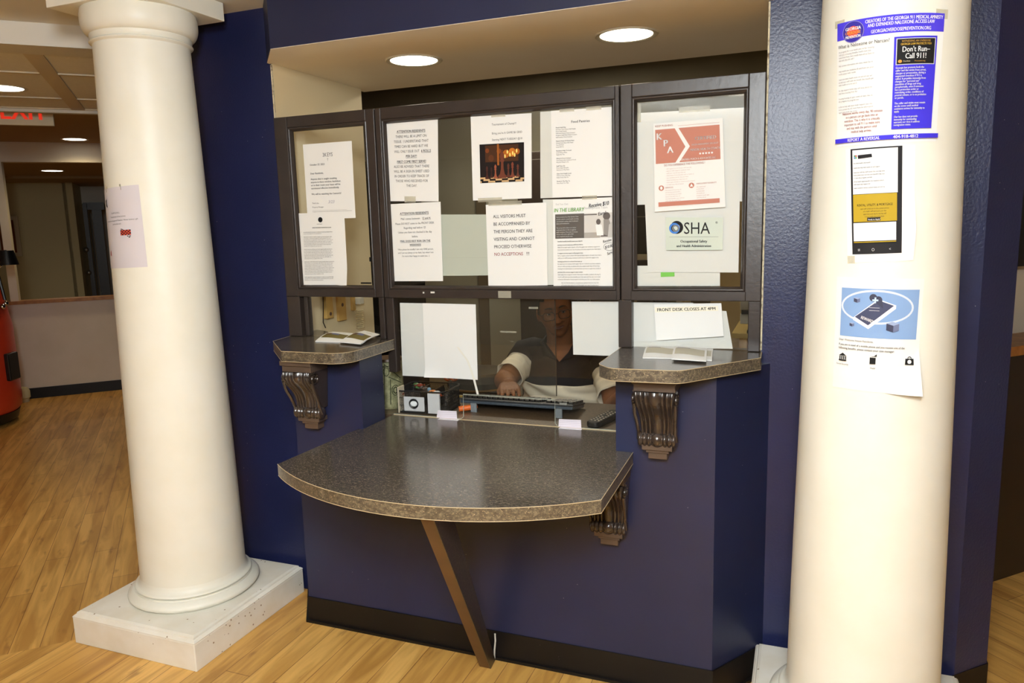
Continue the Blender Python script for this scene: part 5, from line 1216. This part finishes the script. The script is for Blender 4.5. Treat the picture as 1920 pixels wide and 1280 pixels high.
# dark shelving seen past the jamb
sh = thing('office_rack', 'dark rack with glass ware beyond the cream wall in the left window', 'rack', (-2.55, 1.55, 0))
bm = NB()
for z in (0.5, 0.9, 1.12, 1.45, 1.8): boxr(bm, (-0.35, -0.2, z), (0.35, 0.2, z+0.02))
obj('shelf', bm, pmat('dark_rack', (34, 30, 26), 0.5, 0.4), sh)
for x in (-0.35, 0.33):
    bm = NB(); boxr(bm, (x, -0.2, 0), (x+0.02, 0.2, 1.9)); obj('side_panel', bm, pmat('dark_rack', (34, 30, 26), 0.5, 0.4), sh)
bm = NB(); boxr(bm, (-0.35, 0.19, 0), (0.35, 0.2, 1.9)); obj('back_panel', bm, pmat('dark_rack', (34, 30, 26), 0.5, 0.4), sh)
# wooden blocks and fittings on the cream jamb wall
def wallpatch(px0, py0, px1, py1, th, nm, mat, label, cat, hole=None, group=None):
    def onX(px, py, X):
        r = ray(px, py); return CAM + r*((X-CAM.x)/r.x)
    a_ = onX(px0, py0, -1.873); b_ = onX(px1, py1, -1.873)
    bm = NB(); boxr(bm, (-1.875, a_.y, b_.z), (-1.875+th, b_.y, a_.z)); o = tag(obj(nm, bm, mat, bevel=0.002), label, cat, group)
    if hole:
        h = onX(*hole, -1.873); bm = NB(); lathe(bm, [(0.001, 0), (0.008, 0), (0.008, 0.001)], (-1.875+th, h.y, h.z), 16, 'x'); obj('knot', bm, cmat((96, 72, 60)), o)
    return o
wallpatch(604, 545, 620, 595, 0.018, 'wood_block', M_WOODL, 'leftmost light wooden block on the cream wall in the narrow lower window', 'wood block', (614, 588), 'wooden blocks on the cream jamb wall')
wallpatch(629, 545, 647, 599, 0.012, 'wood_block', M_WOODL, 'middle light wooden block with a dark knot on the cream wall', 'wood block', (638.5, 571), 'wooden blocks on the cream jamb wall')
wallpatch(656, 545, 664, 581, 0.012, 'wood_block', M_WOODL, 'thin light wooden block furthest back on the cream wall', 'wood block', None, 'wooden blocks on the cream jamb wall')
wallpatch(664, 558, 673, 569, 0.03, 'thermostat', cmat((206, 200, 180)), 'small white fitting high on the cream wall in the narrow lower window', 'thermostat')
bm = NB()
tube(bm, [(-1.868, 0.205, 1.30), (-1.866, 0.21, 1.20), (-1.867, 0.20, 1.10), (-1.860, 0.205, 1.077)], 0.0022, 6); tag(obj('thin_cable', bm, M_BLACK), 'thin black cable hanging down the cream wall', 'cable')
bm = NB()
for k in range(10): tube(bm, [(-1.855+0.014*math.cos(a_*PI/6), 0.46+0.022*math.sin(a_*PI/6), 1.045+k*0.0085) for a_ in range(13)], 0.0022, 5)
tag(obj('coiled_cord', bm, cmat((206, 190, 150))), 'stack of pale coiled cord at the end of the cream wall', 'cord')
# black label strips on the narrow upper pane
bm = NB(); p = onY(697, 486, 0.0); boxr(bm, (p.x-0.010, -0.001, p.z-0.008), (p.x+0.011, -0.0002, p.z+0.008)); tag(obj('black_label', bm, M_BLACK), 'small black label stuck on the right edge of the narrow window pane', 'label')
bm = NB(); p = onY(687, 530.5, 0.0); boxr(bm, (p.x-0.024, -0.001, p.z-0.003), (p.x+0.022, -0.0002, p.z+0.003)); tag(obj('black_label', bm, M_BLACK), 'thin black strip stuck low on the narrow window pane', 'label')
# dark computer tower seen left of the blank sheet in the right window
p = onY(1206, 380, 1.6); q = onY(1206, 476, 1.6)
ct = thing('black_printer', 'black machine half hidden behind the sheets in the right window', 'printer', (p.x+0.05, 1.75, q.z))
bm = NB(); boxr(bm, (-0.16, -0.15, 0), (0.12, 0.15, p.z-q.z)); obj('body', bm, M_BLACK, ct, bevel=0.006)
bm = NB(); boxr(bm, (-0.15, -0.153, (p.z-q.z)*0.72), (0.11, -0.15, (p.z-q.z)*0.74)); obj('paper_slot', bm, cmat((120, 116, 108)), ct)
bm = NB(); boxr(bm, (ct.location.x-0.20, 1.56, q.z-0.03), (ct.location.x+0.16, 1.94, q.z-0.0005)); tbl = tag(obj('wall_shelf', bm, cmat((206, 198, 178))), 'pale shelf carrying the black machine in the office', 'shelf')
for x in (-0.18, 0.13):
    bm = NB(); boxr(bm, (ct.location.x+x, 1.58, 0), (ct.location.x+x+0.03, 1.92, q.z-0.03)); obj('leg', bm, cmat((206, 198, 178)), tbl)
# side table and white box seen in the lower right window
zt = onY(1390, 625, 0.8).z
tb = thing('side_table', 'light wooden side table visible at the right end of the lower right window', 'table', (0.02, 0.95, 0))
bm = NB(); boxr(bm, (-0.285, -0.15, zt-0.02), (0.30, 0.25, zt)); obj('table_top', bm, pmat('light_table', (196, 172, 110), 0.45, 0.4), tb)
for x in (-0.24, 0.30):
    for y in (-0.13, 0.22):
        bm = NB(); boxr(bm, (x-0.015, y-0.015, 0), (x+0.015, y+0.015, zt-0.02)); obj('leg', bm, M_WOODL, tb)
pb = thing('label_printer', 'white and black printer on the side table in the lower right window', 'printer', (-0.055, 0.90, zt+0.001))
bm = NB(); boxr(bm, (-0.18, -0.08, 0.036), (0.18, 0.14, 0.078)); boxr(bm, (-0.18, -0.08, 0.094), (0.18, 0.14, 0.15)); obj('casing', bm, cmat((186, 182, 166)), pb, bevel=0.004)
bm = NB(); boxr(bm, (-0.175, -0.085, 0.078), (0.175, 0.14, 0.094)); boxr(bm, (-0.15, -0.1, 0.0), (0.15, 0.13, 0.012)); boxr(bm, (-0.15, -0.0, 0.0), (-0.14, 0.10, 0.036)); boxr(bm, (0.1, -0.0, 0.0), (0.11, 0.10, 0.036)); obj('black_tray', bm, M_BLACK, pb)
bm = NB(); tube(bm, [(-0.09, -0.10, 0.16), (-0.12, -0.10, 0.135), (-0.10, -0.10, 0.10), (-0.06, -0.10, 0.07), (-0.02, -0.1, 0.04)], 0.006); obj('cable', bm, M_BLACK, pb, smooth=True)
# office chair
oc = thing('office_chair', 'black office chair under the seated man', 'chair', (-0.93, 0.95, 0))
bm = NB(); prism(bm, rounded([(-0.24, -0.24), (0.24, -0.24), (0.24, 0.24), (-0.24, 0.24)], [0.07]*4), 0.36, 0.42); obj('seat', bm, M_BLACK, oc, bevel=0.01)
bm = NB(); prism(bm, rounded([(-0.22, 0.235), (0.22, 0.235), (0.2, 0.29), (-0.2, 0.29)], [0.02]*4), 0.44, 0.80); obj('backrest', bm, M_BLACK, oc, bevel=0.01)
bm = NB(); tube(bm, [(0, 0, 0.07), (0, 0, 0.36)], 0.028, 12); obj('gas_post', bm, M_DGREY, oc)
for k in range(5):
    a_ = k*2*PI/5; bm = NB(); tube(bm, [(0, 0, 0.085), (0.27*math.cos(a_), 0.27*math.sin(a_), 0.06)], [0.022, 0.013], 8); l_ = obj('leg', bm, M_DGREY, oc)
    bm = NB(); sphere(bm, (0.27*math.cos(a_), 0.27*math.sin(a_), 0.027), 0.027, (1, 1, 1), 10); obj('castor', bm, M_BLACK, l_, smooth=True)
bm = NB(); boxr(bm, (-0.03, 0.20, 0.34), (0.03, 0.27, 0.50)); boxr(bm, (-0.03, 0.0, 0.335), (0.03, 0.27, 0.36)); obj('back_bracket', bm, M_DGREY, oc)

# ================================================================== THE SEATED MAN
M_SKIN = pmat('deep_brown_skin', (142, 92, 58), 0.58, 0.22, rgb2=(128, 80, 50), nscale=14, bump=(160, 0.08, 0.001))
M_LIP = pmat('lips', (112, 62, 50), 0.38, 0.45)
man = thing('person', 'man in glasses and a dark and cream shirt seated behind the glass at the keyboard', 'person', (0, 0, 0))
HC = Vector((onY(1031, 589, 0.66).x, 0.74, onY(1031, 587, 0.66).z))     # centre of the head
hyaw = math.radians(20); HM = Matrix.Translation(HC) @ Matrix.Rotation(hyaw, 4, 'Z') @ Matrix.Rotation(math.radians(-9), 4, 'Y') @ Matrix.Rotation(math.radians(4), 4, 'X')
def g(x, s): return math.exp(-(x*x)/(2*s*s))
def head_point(a_, b_):
    """a_ azimuth (0 = face, front is -y), b_ elevation"""
    x = math.sin(a_)*math.cos(b_); y = -math.cos(a_)*math.cos(b_); z = math.sin(b_)
    X, Y, Z = x*0.076, y*0.096, z*0.118
    if Z < 0:
        k = min(1, -Z/0.118)
        X *= 1-0.30*k**1.6; Y = Y*(1-0.10*k) - (0.010*k if y < 0 else -0.0)
        if y > 0: Y *= 1-0.35*k
    fr = max(0, -y)
    if fr > 0:
        Y = Y*(1-0.06*g(X, 0.05))                       # flatter face
        Y -= 0.007*g(Z-0.030, 0.010)*g(abs(X)-0.026, 0.020)*fr      # brow
        Y += 0.013*g(Z-0.006, 0.013)*g(abs(X)-0.031, 0.014)*fr      # sockets
        nz = min(1, max(0, (0.016-Z)/0.048)) if Z < 0.016 else 0
        if Z > -0.036: Y -= (0.006+0.020*nz)*g(X, 0.0075+0.006*nz)*fr if Z < 0.02 else 0
        Y -= 0.011*g(Z+0.030, 0.007)*g(abs(X)-0.014, 0.007)*fr      # nostril wings
        Y -= 0.020*g(Z+0.028, 0.009)*g(X, 0.010)*fr                 # tip
        Y -= 0.008*g(Z+0.012, 0.018)*g(abs(X)-0.045, 0.016)*fr      # cheeks
        Y -= 0.009*g(Z+0.060, 0.011)*g(X, 0.024)*fr                 # mouth mound
        Y += 0.004*g(Z+0.0600, 0.0030)*g(X, 0.022)*fr               # mouth line
        Y += 0.004*g(Z+0.082, 0.006)*g(X, 0.020)*fr                 # below the lip
        Y -= 0.008*g(Z+0.100, 0.012)*g(X, 0.018)*fr                 # chin
    return Vector((X, Y, Z))
bm = NB(); NA, NBb = 120, 90; rows = []
for j in range(NBb+1):
    b_ = -PI/2+PI*j/NBb; rows.append([bm.verts.new(HM @ head_point(2*PI*i/NA, b_)) for i in range(NA)] if 0 < j < NBb else [bm.verts.new(HM @ head_point(0, b_))])
for j in range(NBb):
    for i in range(NA):
        k = (i+1) % NA
        if j == 0: bm.faces.new((rows[0][0], rows[1][k], rows[1][i]))
        elif j == NBb-1: bm.faces.new((rows[j][i], rows[j][k], rows[j+1][0]))
        else: bm.faces.new((rows[j][i], rows[j][k], rows[j+1][k], rows[j+1][i]))
for s_ in (-1, 1):   # ears
    Me = HM @ Matrix.Translation((s_*0.077, 0.004, -0.006)) @ Matrix.Rotation(s_*0.35, 4, 'Z')
    sphere(bm, (0, 0, 0), 0.030, (0.30, 0.62, 1.05), 16, Me @ Matrix.Identity(4))
def loftpath(bm, P, R_, n=20, flat=1.0):
    tube(bm, P, R_, n)
# body: neck, chest, hips, arms, hands, legs
NBs = HM @ Vector((0, 0.030, -0.075)); CH = Vector((HC.x-0.01, 0.86, 0.835)); 
def ring(bm, c, rx, ry, n=28):
    return [bm.verts.new(Vector(c)+Vector((rx*math.cos(2*PI*k/n), ry*math.sin(2*PI*k/n), 0))) for k in range(n)]
def loft(bm, secs, n=28, cap=True):
    R_ = [ring(bm, c, rx, ry, n) for c, rx, ry in secs]
    for a_, b_ in zip(R_, R_[1:]):
        for k in range(n): bm.faces.new((a_[k], a_[(k+1) % n], b_[(k+1) % n], b_[k]))
    if cap: bm.faces.new(R_[0]); bm.faces.new(R_[-1])
    return R_
x_ = HC.x
torso = [((x_, 0.93, 0.43), 0.17, 0.13), ((x_, 0.91, 0.55), 0.185, 0.15), ((x_, 0.885, 0.68), 0.185, 0.145), ((x_, 0.87, 0.80), 0.185, 0.125), ((x_-0.002, 0.865, 0.87), 0.165, 0.105), ((x_-0.004, 0.855, 0.915), 0.105, 0.080), ((x_-0.006, 0.835, 0.94), 0.068, 0.065), ((NBs.x, 0.80, 0.985), 0.058, 0.060), ((NBs.x, 0.775, 1.03), 0.058, 0.060)]
loft(bm, torso)
# arms (image left = his right)
SR = Vector((x_-0.185, 0.865, 0.865)); ER = Vector((onY(935, 716, 0.66).x+0.028, 0.66, onY(935, 716, 0.66).z+0.008)); WR = Vector((onY(953, 742, 0.40).x, 0.405, 0.825))
SL = Vector((x_+0.185, 0.865, 0.865)); EL = Vector((x_+0.285, 0.66, 0.70)); WL = Vector((x_+0.42, 0.44, 0.825))
def arm(S_, E_, W_, sgn, curl=0.5):
    m1 = (S_+E_)/2+Vector((-sgn*0.008, 0.008, 0)); m2 = E_.lerp(W_, 0.35)
    loftpath(bm, [S_+Vector((sgn*0.05, 0, 0.0)), S_, S_.lerp(m1, .5), m1, E_.lerp(m1, 0.35), E_, m2, E_.lerp(W_, 0.75), W_], [0.055, 0.060, 0.057, 0.053, 0.049, 0.047, 0.046, 0.036, 0.028], 20)
    d = (W_-E_); d.z = -0.02; d.normalize(); side = Vector((d.y, -d.x, 0)).normalized()   # to the right of travel
    palm = W_+d*0.045
    # palm slab
    for k in range(5):
        off = (k-2)*0.0165
        tube(bm, [W_+side*off*0.7, palm+side*off*0.95+Vector((0, 0, 0.002)), palm+d*0.035+side*off], [0.017, 0.0155, 0.012], 10)
    for k, ln in enumerate((0.062, 0.076, 0.082, 0.074)):
        off = (1.5-k)*0.0205*sgn*-1
        k0 = palm+d*0.030+side*off; k1 = k0+d*ln*0.45+Vector((0, 0, 0.010))+side*off*0.10; k2 = k1+d*ln*0.33+Vector((0, 0, -0.010)); k3 = k2+d*ln*0.20+Vector((0, 0, -0.016))
        tube(bm, [k0-d*0.02, k0, k1, k2, k3], [0.0100, 0.0098, 0.0090, 0.0082, 0.0066], 10)
    th0 = W_+d*0.02+side*sgn*-1*-0.026*-1
    ts = side*(sgn)
    t0 = W_+d*0.018+ts*0.020; tube(bm, [t0-d*0.01, t0+d*0.018+ts*0.014, t0+d*0.045+ts*0.024+Vector((0, 0, -0.004)), t0+d*0.066+ts*0.024+Vector((0, 0, -0.010))], [0.013, 0.0125, 0.0100, 0.0080], 10)
arm(SR, ER, WR, 1); arm(SL, EL, WL, -1)
for s_ in (-1, 1):
    hip = Vector((x_+s_*0.09, 0.90, 0.48)); kn = Vector((x_+s_*0.13, 0.50, 0.50)); an = Vector((x_+s_*0.13, 0.56, 0.09))
    tube(bm, [hip, hip.lerp(kn, .5), kn, kn.lerp(an, .3)+Vector((0, 0.01, 0)), an], [0.085, 0.075, 0.058, 0.055, 0.035], 16)
    tube(bm, [an+Vector((0, 0.03, -0.03)), an+Vector((0, -0.08, -0.055)), an+Vector((0, -0.17, -0.060))], [0.035, 0.034, 0.022], 12)
body = obj('body', bm, M_SKIN, man, smooth=True, angle=180)
rmd = body.modifiers.new('remesh', 'REMESH'); rmd.mode = 'VOXEL'; rmd.voxel_size = 0.0038; rmd.use_smooth_shade = True
sm_ = body.modifiers.new('smooth', 'SMOOTH'); sm_.factor = 0.5; sm_.iterations = 2
# face parts
def hp(x, y, z): return HM @ Vector((x, y, z))
def surfY(x, z):
    """front surface depth of the face at (x, z)"""
    best = None
    for it in range(60):
        pass
    a_ = 0; b_ = 0
    for _ in range(40):
        q = head_point(a_, b_); a_ += (x-q.x)*9; b_ += (z-q.z)*7
        a_ = max(-1.4, min(1.4, a_)); b_ = max(-1.5, min(1.5, b_))
    return head_point(a_, b_).y
for s_ in (-1, 1):
    yy = surfY(s_*0.031, 0.006)
    bm = NB(); sphere(bm, (0, 0, 0), 0.0118, (1, 1, 1), 20, None); bmesh.ops.transform(bm, matrix=HM @ Matrix.Translation((s_*0.031, yy+0.0075, 0.005)), verts=bm.verts); e_ = obj('eyeball', bm, pmat('eye_white', (206, 196, 184), 0.2, 0.5), man, smooth=True)
    bm = NB(); lathe(bm, [(0.0005, -0.0006), (0.0052, 0.0), (0.0054, 0.0012)], (0, 0, 0), 20, 'y'); bmesh.ops.transform(bm, matrix=HM @ Matrix.Translation((s_*0.031, yy-0.0044, 0.005)), verts=bm.verts); obj('iris', bm, pmat('dark_iris', (30, 18, 12), 0.15, 0.6), e_)
    # eyelids
    bm = NB(); pts_u = [(s_*0.031+0.0135*math.cos(PI*k/10), yy-0.0020-0.0030*math.sin(PI*k/10), 0.0055+0.0062*math.sin(PI*k/10)) for k in range(11)]; tube(bm, [hp(*q) for q in pts_u], 0.0026, 8)
    pts_l = [(s_*0.031+0.0135*math.cos(PI*k/10), yy-0.0016-0.0030*math.sin(PI*k/10), 0.0045-0.0056*math.sin(PI*k/10)) for k in range(11)]; tube(bm, [hp(*q) for q in pts_l], 0.0022, 8); obj('eyelids', bm, M_SKIN, man, smooth=True)
    bm = NB(); tube(bm, [hp(s_*(0.014+0.034*k/6), surfY(s_*(0.014+0.034*k/6), 0.028+0.005*math.sin(PI*k/6))-0.0008, 0.028+0.005*math.sin(PI*k/6)) for k in range(7)], [0.0018, 0.0028, 0.0030, 0.0028, 0.0024, 0.0018, 0.001], 6); obj('eyebrow', bm, pmat('greying_hair', (58, 52, 48), 0.8, 0.2), man, smooth=True)
# smiling mouth
bm = NB()
def mouthpt(t_, dz):
    x = 0.0255*t_; z = -0.060+0.006*t_*t_+dz; return x, z
for up in (1, -1):
    pp = []; rr = []
    for k in range(13):
        t_ = -1+2*k/12; x, z = mouthpt(t_, up*0.0042*(1-t_*t_)); pp.append(hp(x, surfY(x, z)-0.0006, z)); rr.append(0.0010+0.0032*(1-abs(t_)**2))
    tube(bm, pp, rr, 8)
obj('lips', bm, M_LIP, man, smooth=True)
bm = NB(); pp = []
for k in range(9):
    t_ = -0.7+1.4*k/8; x, z = mouthpt(t_, 0.0004); pp.append(hp(x, surfY(x, z)-0.0006, z))
tube(bm, pp, 0.0021, 6); obj('teeth', bm, pmat('teeth', (220, 212, 196), 0.3, 0.5), man, smooth=True)
# short greying hair with a receding front
bm = NB(); rows = []; NH, MH = 90, 60
for j in range(MH+1):
    b_ = -0.35+(PI/2+0.35)*j/MH; row = []
    for i in range(NH):
        a_ = 2*PI*i/NH; q = head_point(a_, b_); nrm = q.normalized(); q = q + nrm*(0.0045+0.0016*noise.noise(q*160)); row.append((bm.verts.new(HM @ q), q, a_, b_))
    rows.append(row)
for j in range(MH):
    for i in range(NH):
        k = (i+1) % NH; q = rows[j][i][1]; a_ = rows[j][i][2]; a_ = a_-2*PI if a_ > PI else a_
        lim = 0.078 if abs(a_) < 0.75 else (0.060 if abs(a_) < 1.15 else (0.0 if abs(a_) < 1.45 else (-0.012 if abs(a_) < 1.9 else -0.045)))
        if q.z > lim:
            try: bm.faces.new((rows[j][i][0], rows[j][k][0], rows[j+1][k][0], rows[j+1][i][0]))
            except Exception: pass
bmesh.ops.delete(bm, geom=[v for v in bm.verts if not v.link_faces], context='VERTS')
ho = obj('hair', bm, pmat('short_grey_hair', (66, 60, 56), 0.9, 0.15, rgb2=(34, 30, 28), nscale=120, bump=(400, 0.8, 0.003)), man, smooth=True, angle=180)
# glasses
gs = bpy.data.objects.new('glasses', None); COL.objects.link(gs); gs.parent = man
bm = NB(); M_GF = pmat('dark_bronze_wire', (48, 34, 24), 0.25, 0.5, 0.3)
gy = surfY(0, 0.004)-0.006
for s_ in (-1, 1):
    pts_ = [(s_*0.034+x, y) for x, y in rounded([(-0.024, -0.018), (0.024, -0.018), (0.026, 0.016), (-0.026, 0.016)], [0.012]*4, 6)]
    tube(bm, [hp(x, gy+abs(x)*0.18, z+0.000) for x, z in pts_+pts_[:1]], 0.0015, 6)
    tube(bm, [hp(s_*0.060, gy+0.011, 0.010), hp(s_*0.075, gy+0.022, 0.010), hp(s_*0.082, -0.03, 0.010), hp(s_*0.082, 0.008, 0.006), hp(s_*0.080, 0.02, -0.012)], 0.0016, 6)
tube(bm, [hp(-0.010, gy+0.001, 0.006), hp(0, gy-0.003, 0.009), hp(0.010, gy+0.001, 0.006)], 0.0013, 6)
obj('wire_frame', bm, M_GF, gs, smooth=True)
bm = NB()
for s_ in (-1, 1):
    pts_ = [(s_*0.034+x, y) for x, y in rounded([(-0.024, -0.018), (0.024, -0.018), (0.026, 0.016), (-0.026, 0.016)], [0.012]*4, 6)]
    bm.faces.new([bm.verts.new(hp(x, gy+abs(x)*0.18, z)) for x, z in pts_])
obj('lenses', bm, glass_mat('spectacle_glass', (0.97, 0.97, 0.96)), gs)
# shirt: dark upper body, cream gathered lower body
M_SHD = pmat('dark_navy_knit', (24, 22, 28), 0.8, 0.2, rgb2=(30, 27, 33), nscale=30, bump=(60, 0.2, 0.003))
M_SHC = pmat('cream_cotton', (234, 220, 194), 0.85, 0.2, rgb2=(238, 226, 202), nscale=8)
def shirt(bm, z0, z1, grow, folds, vneck):
    n = 96; S_ = []
    zz = [t[0][2] for t in torso]
    def at(z):
        for a_, b_ in zip(torso, torso[1:]):
            if a_[0][2] <= z <= b_[0][2]:
                k = (z-a_[0][2])/(b_[0][2]-a_[0][2]); return Vector(a_[0]).lerp(Vector(b_[0]), k), a_[1]+(b_[1]-a_[1])*k, a_[2]+(b_[2]-a_[2])*k
        return Vector(torso[-1][0]), torso[-1][1], torso[-1][2]
    m = 44; G = []
    for j in range(m+1):
        z = z0+(z1-z0)*j/m; c, rx, ry = at(z); row = []
        for i in range(n):
            a_ = 2*PI*i/n; fr = max(0, -math.sin(a_)); w_ = 0
            if folds:
                xx = math.cos(a_)*rx
                w_ = 0.010*math.sin(z*95+xx*24+3*noise.noise(Vector((xx*9, z*9, 1))))*fr + 0.014*noise.noise(Vector((xx*10, z*26, 3))) + 0.016*fr*g(z-(z1-0.015-0.05*xx), 0.012)
            G_ = grow + w_ + 0.002*noise.noise(Vector((a_*2, z*12, 5)))
            row.append(bm.verts.new(c+Vector(((rx+G_)*math.cos(a_), (ry+G_)*math.sin(a_), 0))))
        G.append(row)
    for j in range(m):
        for i in range(n):
            k = (i+1) % n; bm.faces.new((G[j][i], G[j][k], G[j+1][k], G[j+1][i]))
    if vneck:
        for s_ in (-1, 1):
            bmesh.ops.bisect_plane(bm, geom=list(bm.verts)+list(bm.edges)+list(bm.faces), plane_co=(x_+0.012, 0, 0.868), plane_no=Vector((-1.15*s_, 0, 1)))
        bmesh.ops.delete(bm, geom=[f for f in bm.faces if f.calc_center_median().y < 0.86 and f.calc_center_median().z > 0.868+abs(f.calc_center_median().x-(x_+0.012))*1.15], context='FACES')
    bmesh.ops.delete(bm, geom=[v for v in bm.verts if not v.link_faces], context='VERTS')
bm = NB(); shirt(bm, 0.74, 0.985, 0.014, False, True)
up = obj('shirt', bm, M_SHD, man, smooth=True, angle=180)
for s_, S_, E_ in ((-1, SR, ER), (1, SL, EL)):
    m1 = (S_+E_)/2
    bm = NB(); tube(bm, [S_+Vector((-s_*0.085, 0, 0.012)), S_+Vector((-s_*0.03, 0, 0.018)), S_+Vector((0, 0, 0.012)), S_.lerp(E_, 0.30)], [0.070, 0.076, 0.077, 0.073], 28); obj('sleeve', bm, M_SHD, up, smooth=True, angle=180)
    bm = NB(); n = 40; P_ = [S_.lerp(E_, 0.27+0.52*k/10) for k in range(11)]
    tube(bm, P_, [0.064+0.003*math.sin(k*2.1) for k in range(11)], n, caps=False)
    for v in bm.verts: v.co += Vector((noise.noise(v.co*30), noise.noise(v.co*30+Vector((9, 0, 0))), noise.noise(v.co*26)))*0.006
    o = obj('sleeve_cuff', bm, M_SHC, up, smooth=True, angle=180); sd = o.modifiers.new('th', 'SOLIDIFY'); sd.thickness = 0.003
# open collar flaps
bm = NB()
for s_ in (-1, 1):
    pts_ = [Vector((x_+0.012, 0.742, 0.868)), Vector((x_+0.012+s_*0.040, 0.738, 0.905)), Vector((x_+s_*0.072, 0.772, 0.955)), Vector((x_+s_*0.066, 0.81, 0.985)), Vector((x_+s_*0.10, 0.80, 0.945)), Vector((x_+0.012+s_*0.075, 0.742, 0.895))]
    vs = [bm.verts.new(q) for q in pts_]; bm.faces.new((vs[0], vs[1], vs[5])); bm.faces.new((vs[1], vs[2], vs[4], vs[5])); bm.faces.new((vs[2], vs[3], vs[4]))
o = obj('collar', bm, M_SHD, up, smooth=True, angle=180); sd = o.modifiers.new('th', 'SOLIDIFY'); sd.thickness = 0.004
bm = NB(); shirt(bm, 0.44, 0.765, 0.026, True, False); o = obj('shirt_front', bm, M_SHC, man, smooth=True, angle=180); sd = o.modifiers.new('th', 'SOLIDIFY'); sd.thickness = 0.003
# trousers and shoes
bm = NB()
for s_ in (-1, 1):
    hip = Vector((x_+s_*0.09, 0.90, 0.485)); kn = Vector((x_+s_*0.13, 0.49, 0.505)); an = Vector((x_+s_*0.13, 0.56, 0.09))
    tube(bm, [hip, hip.lerp(kn, .5), kn, kn.lerp(an, .3)+Vector((0, 0.01, 0)), an], [0.100, 0.090, 0.073, 0.070, 0.060], 18)
obj('trousers', bm, pmat('dark_trousers', (34, 34, 40), 0.8, 0.2), man, smooth=True, angle=180)
for s_ in (-1, 1):
    an = Vector((x_+s_*0.13, 0.56, 0.09)); bm = NB(); tube(bm, [an+Vector((0, 0.05, -0.045)), an+Vector((0, -0.02, -0.040)), an+Vector((0, -0.10, -0.046)), an+Vector((0, -0.19, -0.054))], [0.040, 0.046, 0.042, 0.032], 14); obj('shoe', bm, M_BLACK, man, smooth=True)
